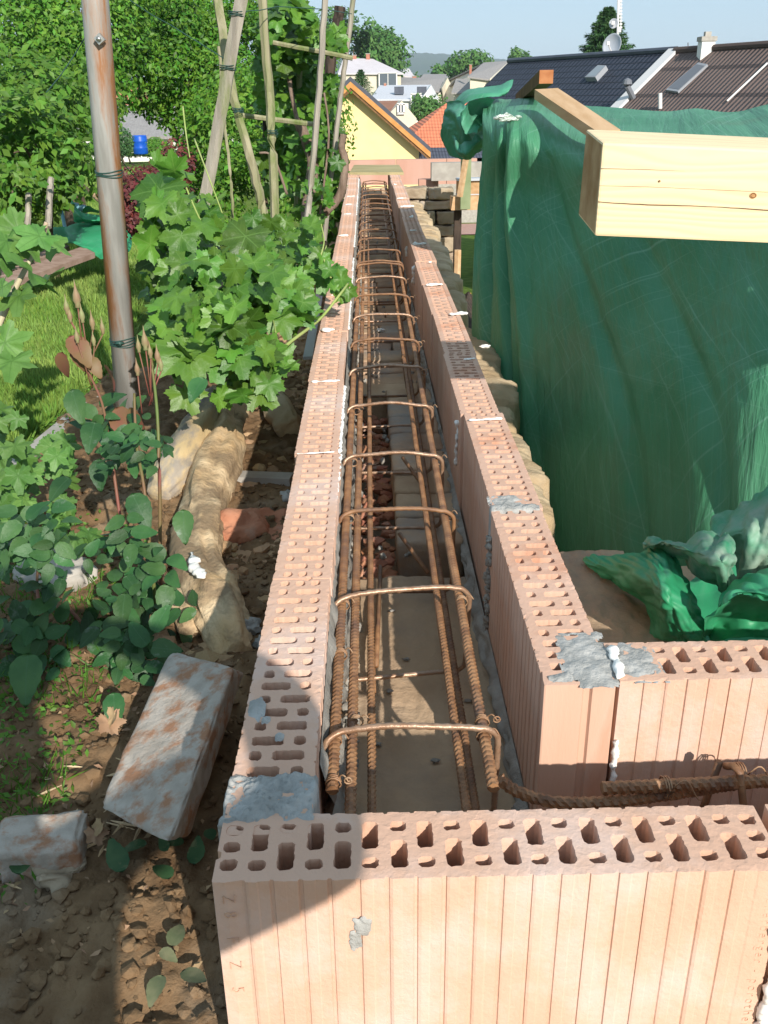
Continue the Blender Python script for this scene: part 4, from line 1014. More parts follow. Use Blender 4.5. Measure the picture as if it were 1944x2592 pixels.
# bundled tarp at the ridge end
def pr(pts): return [P(x, y, Y=Y) for x, y, Y in pts]
def wr(a, s=6, o=0): return lambda u, v, p: a*(ridged((u*s, v*s*.7), 1, o)-.5)+a*.25*noise.noise(Vector((u*16, v*16, o)))
mb = MB()
loft([pr([(985, 215, 4.9), (1010, 192, 4.8), (1050, 187, 4.7), (1085, 180, 4.6), (1109, 170, 4.6)]), pr([(965, 235, 4.7), (1005, 205, 4.6), (1045, 200, 4.5), (1080, 195, 4.5), (1104, 188, 4.5)]), pr([(968, 262, 4.6), (1005, 222, 4.5), (1045, 210, 4.45), (1075, 208, 4.45), (1092, 207, 4.5)])], 10, 8, wr(.008, 3, 1), mb)
loft([pr([(968, 222, 4.7), (962, 250, 4.65), (956, 285, 4.6), (962, 325, 4.6)]), pr([(990, 215, 4.5), (975, 255, 4.45), (975, 290, 4.4), (985, 340, 4.4)]), pr([(1010, 232, 4.4), (992, 262, 4.3), (1000, 300, 4.3), (1010, 345, 4.35)]), pr([(1030, 250, 4.5), (1022, 285, 4.4), (1028, 315, 4.4), (1035, 325, 4.5)]), pr([(1050, 245, 4.6), (1048, 280, 4.6), (1045, 300, 4.6), (1045, 315, 4.6)])], 10, 10, wr(.020, 2.6, 2), mb)
loft([pr([(992, 250, 4.25), (1012, 225, 4.2), (1045, 214, 4.2), (1068, 212, 4.3)]), pr([(1000, 275, 4.2), (1015, 245, 4.3), (1040, 232, 4.35), (1062, 228, 4.35)]), pr([(1012, 290, 4.2), (1024, 262, 4.35), (1040, 252, 4.4), (1056, 246, 4.35)]), pr([(1030, 288, 4.15), (1036, 275, 4.2), (1044, 266, 4.25), (1052, 258, 4.3)])], 10, 10, wr(.014, 2.6, 7), mb)
loft([pr([(975, 290, 4.35), (1000, 312, 4.25), (1030, 290, 4.3)]), pr([(985, 318, 4.25), (1005, 332, 4.15), (1040, 300, 4.25)]), pr([(995, 340, 4.3), (1015, 345, 4.25), (1045, 318, 4.35)])], 10, 8, wr(.012, 2.6, 9), mb)
tag(mb.build('tarpaulin', M['tarp'], smooth=True), 'crumpled green tarpaulin bundle bunched over the ridge end, left of the big sheet', 'tarpaulin')
# folded tarp lower right
FT = []
mb = MB()
def pz_(pts): return [P(x, y, z=z) for x, y, z in pts]
loft([pz_([(1256, 1207, -.215), (1310, 1196, -.20), (1370, 1188, -.16), (1410, 1178, -.12), (1450, 1185, -.12)]),
      pz_([(1270, 1222, -.215), (1325, 1222, -.17), (1385, 1212, -.10), (1425, 1205, -.08), (1470, 1215, -.10)]),
      pz_([(1300, 1245, -.218), (1352, 1262, -.16), (1405, 1255, -.07), (1445, 1245, -.06), (1495, 1260, -.10)]),
      pz_([(1330, 1268, -.22), (1380, 1290, -.18), (1425, 1300, -.09), (1465, 1298, -.08), (1515, 1310, -.12)]),
      pz_([(1385, 1292, -.22), (1398, 1325, -.20), (1435, 1340, -.13), (1480, 1345, -.12), (1525, 1350, -.15)]),
      pz_([(1400, 1330, -.225), (1405, 1370, -.22), (1450, 1388, -.18), (1490, 1392, -.17), (1530, 1392, -.19)])], 14, 12,
     lambda u, v, p: .009*(ridged((u*4+v*2, v*1.5), 1, 3)-.4)+.0045*(ridged((u*11-v*5, v*7), 1, 9)-.5)+.003*noise.noise(Vector((u*14, v*14, 1))), mb, mi=1)
loft([pz_([(1386, 1172, -.13), (1420, 1160, -.10), (1480, 1165, -.06), (1540, 1155, -.04), (1570, 1150, -.04)]),
      pz_([(1388, 1182, -.11), (1430, 1172, -.07), (1490, 1185, -.03), (1550, 1175, -.01), (1590, 1178, -.02)]),
      pz_([(1400, 1180, -.12), (1450, 1185, -.08), (1505, 1210, -.04), (1560, 1215, -.01), (1592, 1215, -.03)]),
      pz_([(1430, 1185, -.14), (1475, 1205, -.11), (1530, 1240, -.08), (1570, 1255, -.06), (1590, 1235, -.07)]),
      pz_([(1450, 1190, -.16), (1490, 1225, -.14), (1545, 1270, -.12), (1575, 1285, -.12), (1592, 1260, -.12)])], 12, 10,
     lambda u, v, p: .012*(ridged((u*4, v*3+u*2), 1, 8)-.4)+.004*noise.noise(Vector((u*18, v*18, 1))), mb, mi=0)
loft([pz_([(1530, 1130, -.08), (1570, 1100, -.04), (1620, 1065, .0), (1680, 1030, .03), (1760, 1000, .03)]),
      pz_([(1540, 1160, -.06), (1590, 1135, -.02), (1640, 1105, .01), (1700, 1080, .03), (1780, 1060, .03)]),
      pz_([(1570, 1185, -.07), (1610, 1165, -.03), (1650, 1150, -.01), (1710, 1130, .01), (1790, 1120, .0)]),
      pz_([(1585, 1240, -.10), (1620, 1220, -.07), (1660, 1205, -.05), (1720, 1190, -.03), (1800, 1190, -.04)]),
      pz_([(1560, 1285, -.14), (1610, 1265, -.11), (1660, 1245, -.09), (1730, 1240, -.08), (1810, 1240, -.08)])], 12, 10,
     lambda u, v, p: .016*(ridged((u*3.5+v*3, v*2), 1, 12)-.4)+.004*noise.noise(Vector((u*14, v*14, 6))), mb, mi=0)
loft([pz_([(1520, 1378, -.20), (1522, 1350, -.13), (1545, 1310, -.06), (1600, 1280, -.02), (1680, 1300, -.02), (1760, 1330, -.04)]),
      pz_([(1530, 1378, -.20), (1545, 1345, -.17), (1590, 1330, -.14), (1640, 1330, -.13), (1700, 1340, -.12), (1770, 1360, -.12)]),
      pz_([(1535, 1400, -.21), (1570, 1380, -.18), (1620, 1375, -.16), (1660, 1378, -.16), (1720, 1385, -.16), (1790, 1400, -.18)])], 10, 12, wr(.008, 4, 4), mb, mi=1)
loft([pz_([(1545, 1310, -.065), (1570, 1265, -.07), (1620, 1235, -.06), (1690, 1215, -.05), (1770, 1215, -.06)]),
      pz_([(1560, 1300, -.04), (1600, 1272, -.035), (1650, 1258, -.03), (1710, 1260, -.03), (1780, 1270, -.04)]),
      pz_([(1600, 1279, -.02), (1640, 1290, -.018), (1680, 1302, -.02), (1730, 1318, -.025), (1790, 1335, -.04)])], 12, 10, wr(.009, 5, 14), mb, mi=1)
loft([pz_([(1400, 1300, -.20), (1480, 1260, -.20), (1560, 1200, -.18), (1700, 1150, -.14)]), pz_([(1420, 1400, -.235), (1520, 1400, -.235), (1620, 1400, -.235), (1800, 1400, -.235)])], 10, 10, wr(.01, 4, 21), mb, mi=1)
FTo = tag(mb.build('tarpaulin', [M['tarp_worn'], M['tarp_new']], smooth=True), 'rumpled green tarpaulin with grey worn folds, heaped on the wall top at lower right', 'tarpaulin')
# tarp on the lawn
mb = MB(); Yl = 6.2
loft([pr([(95, 497, 6.6), (130, 490, 6.6), (170, 480, 6.6), (225, 478, 6.5), (275, 482, 6.4)]), pr([(100, 505, 6.3), (150, 510, 6.2), (180, 505, 6.1), (230, 505, 6.1), (285, 510, 6.1)]), pr([(120, 515, 6.2), (155, 525, 6.0), (185, 530, 5.9), (235, 538, 5.9), (280, 540, 5.9)]), pr([(140, 517, 6.2), (170, 524, 6.0), (195, 545, 5.9), (222, 558, 5.8), (262, 556, 5.9)])], 10, 8, wr(.02, 3, 3), mb)
loft([pr([(156, 423, 6.6), (160, 440, 6.5), (175, 455, 6.4), (205, 463, 6.4), (270, 462, 6.4), (292, 470, 6.3)]), pr([(154, 435, 6.5), (160, 460, 6.4), (180, 474, 6.3), (215, 478, 6.3), (255, 478, 6.3), (285, 488, 6.3)]), pr([(158, 478, 6.5), (165, 482, 6.5), (185, 482, 6.5), (215, 482, 6.5), (250, 484, 6.5), (280, 492, 6.4)])], 10, 8, wr(.015, 3, 5), mb)
loft([pr([(178, 452, 6.6), (190, 444, 6.5), (205, 452, 6.5), (225, 458, 6.4)]), pr([(178, 462, 6.7), (195, 458, 6.7), (210, 460, 6.7), (225, 462, 6.6)])], 8, 6, None, mb)
tag(mb.build('tarpaulin', M['tarp_new'], smooth=True), 'smooth bright green tarpaulin folded on the lawn over brown boards', 'tarpaulin')
# ------------------------------------------------------------------ boards on lawn
def board(pix, th, m, label, cat='board', name='board'):
    p = [P(x, y, Y=Y) for x, y, Y in pix]; mb = MB(); n = (p[1]-p[0]).cross(p[3]-p[0]).normalized()
    if n.z > 0: n = -n
    q = [a+n*th for a in p]; mb.hexa(q+p); return tag(mb.build(name, m), label, cat)
board([(0, 596, 5.0), (20, 612, 4.85), (205, 546, 5.75), (178, 532, 5.95)], .03, M['board'], 'upper reddish brown board lying on the lawn under the folded tarpaulin')
board([(0, 582, 5.4), (12, 590, 5.3), (150, 532, 6.1), (135, 524, 6.3)], .03, M['board'], 'rear reddish brown board half hidden beneath the bright green tarpaulin')
mb = MB(); mb.tube([P(145, 374, Y=8.0), P(250, 462, Y=6.4)], .018, 8); tag(mb.build('pole', M['wood_mid']), 'thin brown wooden stick leaning across the lawn behind the pipe', 'stick')
mb = MB(); mb.tube([P(100, 428, Y=7.4), P(130, 437, Y=7.2), P(185, 452, Y=7.0)], .026, 8); mb.tube([P(128, 430, Y=7.2), P(138, 480, Y=7.1), P(142, 500, Y=7.0)], .014, 6)
tag(mb.build('hose', M['pvc'], smooth=True), 'turquoise plastic pipe lying on the lawn behind the green sheet', 'pipe')
# ------------------------------------------------------------------ pipe pole
def pipe():
    a = P(285, 990, Y=2.62); b = P(207, 20, Y=2.62); c = b+(b-a)*.35
    t = thing('metal_pole', 'rusty galvanised pipe standing upright among the roses with wire bands', 'pole', a)
    mb = MB(); mb.tube([a, b, c], .0330, 28); mb.build('pipe', M['pipe'], t, smooth=True)
    ax = (b-a).normalized(); p = P(218, 85, Y=2.585)
    mb = MB(); f = Vector((.0, -1, 0)); mb.tube([p, p+f*.018], .0135, 4); mb.build('bolt', M['zinc'], t)
    mb = MB(); mb.tube([p, p+f*.024], .006, 8); mb.build('bolt_end', M['zinc'], t, smooth=True)
    for vy, n in ((334, 3), (703, 4)):
        u = (vy-990)/(20-990); c0 = a.lerp(b, u)
        mb = MB()
        for k in range(n):
            s = .012*(k-1)/2; pts = []
            for i in range(25):
                th = i*math.pi/12; pts.append(c0+ax*(s+.003*math.sin(th*2+k))+Vector((math.cos(th)*.0345, math.sin(th)*.0345, 0)))
            mb.tube(pts, .0016, 5)
        if vy > 500: mb.blob(c0+Vector((.0, -.037, .006)), (.012, .006, .006), 2, .5, 2)
        mb.build('wire_band', M['wire_green'], t, smooth=True)
pipe()
# ------------------------------------------------------------------ stakes, rails, posts
def stake(pts, wv, label, m='wood_grey', name='wooden_stake', cat='stake', sides=4, Yw=3.6, group='trellis stakes in the vines', bands=()):
    q = [P(x, y, Y=Y) for x, y, Y in pts]; r = wv/VM(Yw)/2*1.12
    n = []
    for i in range(len(q)-1):
        for k in range(6): n.append(q[i].lerp(q[i+1], k/6)+Vector((noise.noise(q[i]*3+Vector((k, 0, 0)))*.004, 0, 0)))
    n.append(q[-1]); mb = MB()
    rs = [r*(1+.07*noise.noise(Vector((i*.7, wv, 2)))) for i in range(len(n))]
    mb.tube(n, rs, sides+2 if sides == 4 else sides)
    if not bands: return tag(mb.build(name, M[m]), label, cat, group)
    t = thing(name, label, cat, q[-1], group); mb.build('stick', M[m], t)
    for (x, y, Y) in bands:
        c = P(x, y, Y=Y); mb = MB()
        for k in range(3): mb.tube([c+Vector((math.cos(i*.55)*r*1.12, math.sin(i*.55)*r*1.12, .006*(k-1)+.002*math.sin(i+k))) for i in range(13)], .0016, 4)
        mb.build('wire_band', M['wire_green'], t, smooth=True)
    return t
stake([(533, -60, 3.3), (521, 0, 3.3), (476, 250, 3.3), (436, 470, 3.3), (424, 560, 3.3)], 27, 'broad grey weathered stake leaning right, front one of the crossed pair', Yw=3.3, bands=((511, 30, 3.3), (492, 146, 3.3), (431, 475, 3.3)))
stake([(466, -60, 3.7), (470, 0, 3.7), (500, 190, 3.55), (540, 340, 3.5), (568, 450, 3.5), (596, 590, 3.4)], 18, 'slimmer mossy stake leaning left, rear one of the crossed pair', 'wood_mossy', Yw=3.6, bands=((514, 238, 3.5),))
stake([(560, -60, 3.8), (566, 0, 3.8), (582, 200, 3.8), (592, 400, 3.7), (598, 620, 3.6)], 18, 'tall mossy green stake just right of the crossed pair', 'wood_mossy', Yw=3.7, bands=((588, 285, 3.75),))
stake([(649, -60, 4.6), (648, 0, 4.6), (646, 250, 4.6), (640, 470, 4.6)], 12, 'straight mossy stake behind the gnarled vine trunk', 'wood_mossy', Yw=4.6)
stake([(704, -60, 4.0), (702, 0, 4.0), (690, 190, 4.0), (672, 400, 4.0), (652, 560, 3.8)], 12, 'slim grey stake leaning slightly right, beside the blackish post', Yw=4)
stake([(768, -60, 4.4), (763, 0, 4.4), (745, 140, 4.4), (733, 228, 4.4), (700, 520, 4.3)], 10, 'rightmost thin grey stake, reaching up in front of the yellow gable', Yw=4.4)
stake([(473, 100, 4.0), (486, 270, 4.0), (500, 395, 3.9), (503, 470, 3.9)], 6, 'thinnest brown stick, left of the rear crossed stake', 'wood_mossy', Yw=4)
stake([(571, 180, 5.0), (572, 260, 5.0), (574, 400, 5.0)], 9, 'dark brown post half hidden behind the tall mossy stake', 'wood_black', Yw=5, cat='post')
stake([(735, 14, 6.0), (726, 70, 6.0), (716, 125, 6.0), (690, 320, 6.0), (680, 480, 6.0)], 21, 'blackened square post with flat top, against the sky', 'wood_black', 'wooden_post', 'post', Yw=6.0)
stake([(62, 418, 5.2), (58, 500, 5.1)], 12, 'grey stub stake at the left edge under the leafy shrub', 'wood_grey', Yw=5.1)
stake([(110, 385, 5.4), (106, 440, 5.3), (104, 492, 5.2)], 13, 'brown stub stake in front of the turquoise pipe', 'wood_grey', Yw=5.2)
stake([(590, 92, 4.15), (640, 102, 4.15), (700, 113, 4.15), (762, 126, 4.15)], 9, 'upper crosswise trellis rail between the stakes', 'wood_mossy', 'trellis_rail', 'rail', Yw=4.15, group='trellis rails')
stake([(515, 248, 4.1), (590, 258, 4.1), (690, 270, 4.1)], 10, 'lower crosswise trellis rail behind the vine trunk', 'wood_mossy', 'trellis_rail', 'rail', Yw=4.15, group='trellis rails')
for i, (pts, lab) in enumerate((([(250, 330, 2.62), (300, 392, 2.9), (330, 430, 3.2)], 'thin wire drooping from the rusty pipe into the red shrub'), ([(100, 200, 2.9), (160, 120, 2.9), (215, 30, 2.9)], 'thin green wire rising beside the rusty pipe'), ([(280, 0, 3.3), (370, 55, 3.4), (490, 130, 3.3)], 'thin wire running from the top of the picture to the crossed stakes'), ([(520, 25, 3.5), (600, 14, 3.8), (700, 20, 4), (760, 30, 4.3)], 'thin wire strung high between the right stakes'), ([(0, 1135, 1.7), (150, 1170, 1.75), (250, 1150, 1.9)], 'green wire stretched low behind the rose leaves'))):
    mb = MB(); q = [P(*p[:2], Y=p[2]) for p in pts]; mb.tube([q[0], (q[0]+q[1])/2+Vector((0, 0, -.004)), q[1], q[2]]+q[3:], .0016, 5); tag(mb.build('wire', M['wire_green']), lab, 'wire')
# ------------------------------------------------------------------ grape vine
VINE = thing('grape_vine', 'leafy grape vine sprawling low beside the left block wall, with big lobed leaves', 'grape vine', (-.6, 3.0, -.3))
def leafcloud(regs, tm, m, parent, nrm_bias=(0.1, -.75, .75), spread=.55, tipb=(0, -.3, -1), name='foliage'):
    pos = []; sc_ = []
    for (x0, y0, x1, y1, Ya, Yb, n, s0, s1) in regs:
        for _ in range(n):
            pos.append(P(random.uniform(x0, x1), random.uniform(y0, y1), Y=random.uniform(Ya, Yb))); sc_.append(random.uniform(s0, s1))
    n = len(pos); nr = np.array(nrm_bias)[None, :]+spread*rng.normal(size=(n, 3)); tp = np.array(tipb)[None, :]+.6*rng.normal(size=(n, 3))
    return leaves(name, tm, [tuple(p) for p in pos], nr, tp, sc_, m, parent)
R1 = [(320, 430, 470, 640, 2.6, 3.4, 80, .065, .12), (370, 560, 590, 700, 2.3, 3.0, 84, .06, .115), (345, 640, 520, 790, 2.1, 2.6, 62, .055, .11), (440, 560, 655, 640, 2.5, 3.1, 60, .055, .10), (330, 350, 430, 460, 2.9, 3.5, 12, .09, .14), (470, 700, 585, 860, 2.1, 2.4, 26, .05, .09), (540, 470, 680, 590, 3.0, 3.8, 60, .055, .095)]
leafcloud(R1, T_GRAPE, M['grape'], VINE)
leafcloud([(r[0], r[1], r[2], r[3], r[4], r[5], int(r[6]*.45), r[7], r[8]*.9) for r in R1], T_GRAPE2, M['grape_lt'], VINE)
leafcloud([(640, 640, 700, 700, 2.4, 2.6, 7, .04, .08), (685, 550, 730, 610, 2.9, 3.1, 6, .05, .08), (720, 590, 755, 650, 2.7, 2.9, 6, .04, .07), (590, 600, 640, 700, 2.4, 2.6, 5, .1, .15), (560, 740, 620, 820, 2.2, 2.35, 7, .07, .11)], T_GRAPE2, M['grape_lt'], VINE)
# hero leaves
hero = [(405, 760, 2.12, .17), (640, 665, 2.45, .13), (415, 660, 2.35, .17), (375, 700, 2.3, .16), (345, 410, 2.9, .18), (480, 650, 2.5, .15), (530, 510, 2.9, .16), (590, 620, 2.7, .15), (470, 755, 2.15, .15), (560, 770, 2.2, .12), (350, 560, 2.7, .15), (705, 590, 3.0, .13), (520, 730, 2.3, .13), (610, 690, 2.4, .10), (400, 850, 2.15, .10), (560, 840, 2.15, .11)]
leaves('foliage', T_GRAPE, [tuple(P(x, y, Y=Y)) for x, y, Y, s in hero], np.array([(.05, -.75, .7)]*len(hero))+.2*rng.normal(size=(len(hero), 3)), np.array([(0, -.4, -1)]*len(hero))+.35*rng.normal(size=(len(hero), 3)), [h[3] for h in hero], M['grape'], VINE)
def stems(parent, paths, r, m, name='shoot', sides=6):
    for pts in paths:
        q = [P(x, y, Y=Y) for x, y, Y in pts]; n = []
        for i in range(len(q)-1):
            for k in range(6): n.append(cr(q[max(i-1, 0)], q[i], q[i+1], q[min(i+2, len(q)-1)], k/6))
        n.append(q[-1]); mb = MB(); mb.tube(n, [r*(1-.45*i/len(n)) for i in range(len(n))], sides); mb.build(name, M[m], parent, smooth=True)
stems(VINE, [[(530, 870, 2.15), (570, 800, 2.2), (620, 745, 2.3), (690, 690, 2.5), (735, 635, 2.6), (752, 612, 2.7)]], .0055, 'stem_g')
stems(VINE, [[(400, 820, 2.2), (450, 700, 2.3), (480, 672, 2.4), (530, 668, 2.5)], [(470, 680, 2.4), (476, 630, 2.4), (488, 605, 2.5)]], .008, 'bark', 'cane')
stems(VINE, [[(400, 400, 2.9), (430, 470, 2.8), (470, 540, 2.7), (500, 600, 2.6)], [(420, 300, 3.2), (450, 380, 3.0), (480, 460, 2.9)], [(395, 230, 3.3), (402, 290, 3.2), (410, 340, 3.1)], [(360, 520, 2.8), (380, 560, 2.7), (420, 600, 2.6)], [(690, 560, 3.0), (700, 520, 3.1), (690, 470, 3.2)], [(600, 745, 2.3), (596, 720, 2.3), (590, 690, 2.4)], [(715, 600, 2.9), (700, 560, 3), (705, 530, 3.1)]], .003, 'stem_g')
CV = thing('grape_vine', 'old climbing vine with gnarled trunk tied to the trellis stakes', 'grape vine', (-.5, 4.4, -.4))
def limb(pts, r0, r1):
    q = [P(x, y, Y=Y) for x, y, Y in pts]; n = []
    for i in range(len(q)-1):
        for k in range(8): n.append(cr(q[max(i-1, 0)], q[i], q[i+1], q[min(i+2, len(q)-1)], k/8))
    n.append(q[-1]); mb = MB(); mb.tube(n, [(r0+(r1-r0)*i/len(n))*(1+.18*noise.noise(Vector((i*.9, r0*99, 0)))) for i in range(len(n))], 10); return mb
limb([(668, 600, 4.0), (665, 460, 4.2), (672, 400, 4.3), (676, 350, 4.3), (665, 315, 4.3), (655, 285, 4.3), (643, 262, 4.3)], .030, .020).build('trunk', M['bark'], CV, smooth=True)
limb([(668, 322, 4.3), (640, 250, 4.35), (622, 150, 4.4), (618, 60, 4.4)], .010, .008).build('cane', M['bark'], CV, smooth=True)
limb([(700, 460, 4.3), (735, 420, 4.3), (745, 350, 4.3), (738, 320, 4.3), (742, 290, 4.3)], .020, .014).build('cane', M['bark'], CV, smooth=True)
limb([(620, 420, 4.2), (590, 340, 4.2), (560, 330, 4.2)], .006, .004).build('cane', M['bark'], CV, smooth=True)
limb([(690, 470, 4.2), (710, 300, 4.3), (700, 200, 4.3)], .005, .004).build('cane', M['bark'], CV, smooth=True)
R2 = [(580, 0, 660, 110, 4.2, 5.0, 70, .08, .13), (560, 60, 680, 180, 4.3, 5.2, 70, .08, .13), (600, 170, 730, 300, 4.4, 5.4, 150, .06, .10), (610, 280, 735, 420, 4.2, 5.2, 150, .055, .095), (560, 180, 640, 420, 4.6, 5.4, 80, .07, .11), (640, 400, 712, 470, 4.0, 4.8, 44, .05, .08), (690, 70, 730, 110, 4.2, 4.4, 9, .08, .12), (712, 60, 735, 110, 4.3, 4.6, 5, .07, .1)]
leafcloud(R2, T_GRAPE, M['grape'], CV); leafcloud([(*r[:6], int(r[6]*.6), *r[7:]) for r in R2], T_GRAPE2, M['grape_lt'], CV)
# ------------------------------------------------------------------ rose bush
RO = thing('rose_bush', 'rose bush with dark green dusty leaves and closed reddish buds around the pipe', 'rose bush', (-.45, 1.55, -.27))
rs = [[(420, 1500, 1.48), (350, 1400, 1.5), (330, 1240, 1.5), (312, 1060, 1.55), (295, 960, 1.6), (290, 850, 1.65)],
      [(380, 1450, 1.6), (350, 1300, 1.6), (345, 1050, 1.65), (340, 900, 1.7), (330, 800, 1.75), (325, 760, 1.75)],
      [(280, 1420, 1.55), (275, 1250, 1.6), (250, 1050, 1.65), (235, 950, 1.7), (220, 870, 1.75), (190, 800, 1.8), (170, 740, 1.8)],
      [(240, 1440, 1.4), (180, 1350, 1.45), (110, 1270, 1.5), (65, 1190, 1.5), (90, 1130, 1.5), (105, 1080, 1.5)],
      [(90, 1330, 1.4), (80, 1270, 1.45), (82, 1220, 1.5)]]
stems(RO, rs[:2], .0042, 'rose_stem', 'cane', 7); stems(RO, rs[2:], .0036, 'rose_stem_r', 'cane', 7)
buds = [(167, 655, 1.8, 1.25), (145, 672, 1.8, .9), (152, 690, 1.8, .8), (178, 690, 1.8, .9), (167, 735, 1.78, .8), (200, 705, 1.82, .9), (222, 715, 1.82, .8), (203, 742, 1.8, .7), (314, 748, 1.75, 1.1), (300, 755, 1.75, .8), (325, 768, 1.75, .8), (341, 778, 1.74, .9), (348, 795, 1.74, .8), (297, 805, 1.7, .8)]
for x, y, Y, s in buds:
    p = P(x, y, Y=Y); s *= .62; mb = MB(); mbs = MB()
    mb.lathe([(.002*s, -.012*s), (.0075*s, -.010*s), (.006*s, -.002*s), (.0105*s, .008*s), (.0085*s, .022*s), (.004*s, .034*s), (.0018*s, .046*s), (.0006*s, .058*s)], p, 8)
    b_ = P((190 if x < 260 else 318)+random.uniform(-12, 12), y+random.uniform(70, 110), Y=Y); mbs.tube([p-Vector((0, 0, .01*s)), p.lerp(b_, .5)+Vector((.0, 0, 0)), b_], .0014, 5)
    bo = mb.build('bud', M['bud'], RO, smooth=True); mbs.build('bud_stalk', M['rose_stem_r'], bo, smooth=True)
def sprays(n, regs, m, name, s0=.036, s1=.058, tm=None):
    pos = []; nr = []; tp = []; ss = []
    for (x0, y0, x1, y1, Ya, Yb, k) in regs:
        for _ in range(k):
            c = P(random.uniform(x0, x1), random.uniform(y0, y1), Y=random.uniform(Ya, Yb)); th = random.uniform(0, 6.28)
            d = Vector((math.cos(th), random.uniform(-.3, .3), math.sin(th)*.9-.25)).normalized(); N_ = Vector((random.gauss(.0, .35), random.gauss(-.6, .35), random.gauss(.85, .25))).normalized()
            side = d.cross(N_).normalized(); s = random.uniform(s0, s1)*.9
            for (a, b_, tl) in ((0, 0, None), (-.5, .12, 1), (-.5, -.12, -1), (-1.15, .1, 1), (-1.15, -.1, -1)):
                if random.random() < .12: continue
                pos.append(tuple(c+d*a*s*.95+side*b_*s*.3)); t = d if tl is None else (d*.45+side*tl)
                tp.append(tuple(t)); nn = N_+Vector((random.gauss(0, .22), random.gauss(0, .22), random.gauss(0, .2))); nr.append(tuple(nn)); ss.append(s*random.uniform(.8, 1.15))
    return leaves(name, tm or T_ROSE, pos, nr, tp, ss, m, RO)
RR = [(0, 1140, 150, 1440, 1.30, 1.55, 15), (190, 1080, 370, 1480, 1.38, 1.60, 19), (200, 900, 350, 1080, 1.5, 1.75, 8), (120, 850, 300, 1000, 1.6, 1.8, 5), (230, 1360, 340, 1500, 1.25, 1.4, 7), (0, 1200, 120, 1450, 1.3, 1.4, 6)]
sprays(0, RR, M['rose'], 'foliage'); sprays(0, [(*r[:6], r[6]//3) for r in RR], M['rose'], 'foliage', .04, .06, T_ROSE2)
hl = [(155, 860, 1.7, .072, 0), (215, 1010, 1.62, .062, 0), (285, 1085, 1.45, .070, 0), (395, 1120, 1.42, .060, 0), (245, 1515, 1.22, .058, 0), (345, 1520, 1.2, .046, 0), (205, 930, 1.65, .07, 0), (60, 1430, 1.25, .085, 0), (270, 1300, 1.4, .06, 0), (440, 835, 1.85, .065, 0), (150, 1050, 1.6, .06, 0)]
leaves('foliage', T_ROSE, [tuple(P(x, y-20, Y=Y)) for x, y, Y, s, _ in hl], np.array([(.0, -.7, .75)]*len(hl))+.15*rng.normal(size=(len(hl), 3)), np.array([(.0, -.3, -1)]*len(hl))+.3*rng.normal(size=(len(hl), 3)), [h[3]*1.0 for h in hl], M['rose'], RO)
hr = [(150, 725, 1.8, .075), (165, 735, 1.8, .065), (135, 760, 1.8, .06), (250, 880, 1.72, .08), (190, 770, 1.8, .05), (225, 790, 1.75, .06), (280, 880, 1.7, .05)]
leaves('young_leaves', T_ROSE, [tuple(P(x, y, Y=Y)) for x, y, Y, s in hr], np.array([(.1, -.8, .5)]*len(hr))+.3*rng.normal(size=(len(hr), 3)), np.array([(.3, -.2, -1)]*len(hr))+.5*rng.normal(size=(len(hr), 3)), [h[3] for h in hr], M['rose_red'], RO)
# currant bushes at the left edge
CB = thing('currant_bush', 'currant shoot with pale stem and ribbed lobed leaves at the left edge', 'currant bush', (-1.6, 2.3, -.3))
stems(CB, [[(-15, 730, 2.1), (20, 650, 2.15), (50, 590, 2.2), (80, 535, 2.25)], [(80, 540, 2.25), (95, 500, 2.25), (100, 480, 2.25)]], .0085, 'stem_pale', 'stem')
hc = [(40, 500, 2.25, .16), (15, 520, 2.2, .13), (85, 510, 2.2, .13), (110, 520, 2.3, .12), (70, 590, 2.15, .16), (100, 600, 2.2, .13), (10, 560, 2.2, .12), (40, 640, 2.1, .12), (5, 620, 2.1, .11), (10, 740, 2.05, .14), (25, 780, 2.0, .13), (30, 730, 2.1, .09), (60, 525, 2.2, .12)]
leaves('foliage', T_CURR, [tuple(P(x, y, Y=Y)) for x, y, Y, s in hc], np.array([(.0, -.55, .8)]*len(hc))+.4*rng.normal(size=(len(hc), 3)), np.array([(.2, -.5, -.6)]*len(hc))+.6*rng.normal(size=(len(hc), 3)), [h[3]*.85 for h in hc], M['currant'], CB)
CB2 = thing('currant_bush', 'low spreading currant leaves on the ground left of the rose bush', 'currant bush', (-1.0, 1.8, -.3))
leafcloud([(-20, 960, 150, 1250, 1.75, 2.0, 70, .045, .075), (-20, 850, 40, 960, 1.95, 2.15, 10, .05, .075), (60, 950, 150, 1020, 1.95, 2.1, 8, .05, .07), (0, 1150, 250, 1300, 1.7, 1.85, 30, .05, .08)], T_CURR, M['currant'], CB2)
# ------------------------------------------------------------------ trees and shrubs
def crown(name, lobes, n, s, m, parent, tm=T_OV, gap=.0, fr=1.6, flat_=.55, shell=.55, tipz=-.2):
    tot = sum(l[3]*l[4]*l[5] for l in lobes)**1.0; pos = []; nr = []
    for (x, y, z, a, b, c) in lobes:
        k = int(n*a*b*c/tot*1.0)
        d = rv(k); rr = (shell+(1-shell)*rng.random(k)**.7)
        q = d*rr[:, None]*np.array((a, b, c)); w = q+np.array((x, y, z))
        pos.append(w); nr.append(d)
    pos = np.concatenate(pos); nr = np.concatenate(nr)
    if gap:
        keep = np.array([noise.noise(Vector(p)*fr)+.35*noise.noise(Vector(p)*fr*2.7) > -gap for p in pos]); pos = pos[keep]; nr = nr[keep]
    n_ = len(pos); N_ = nr*.8+np.array((.12, -.45, .5))+.55*rng.normal(size=(n_, 3)); tp = rng.normal(size=(n_, 3))+np.array((0, -.2, tipz))
    return leaves(name, tm, pos, N_, tp, s*(.65+.7*rng.random(n_)), m, parent)
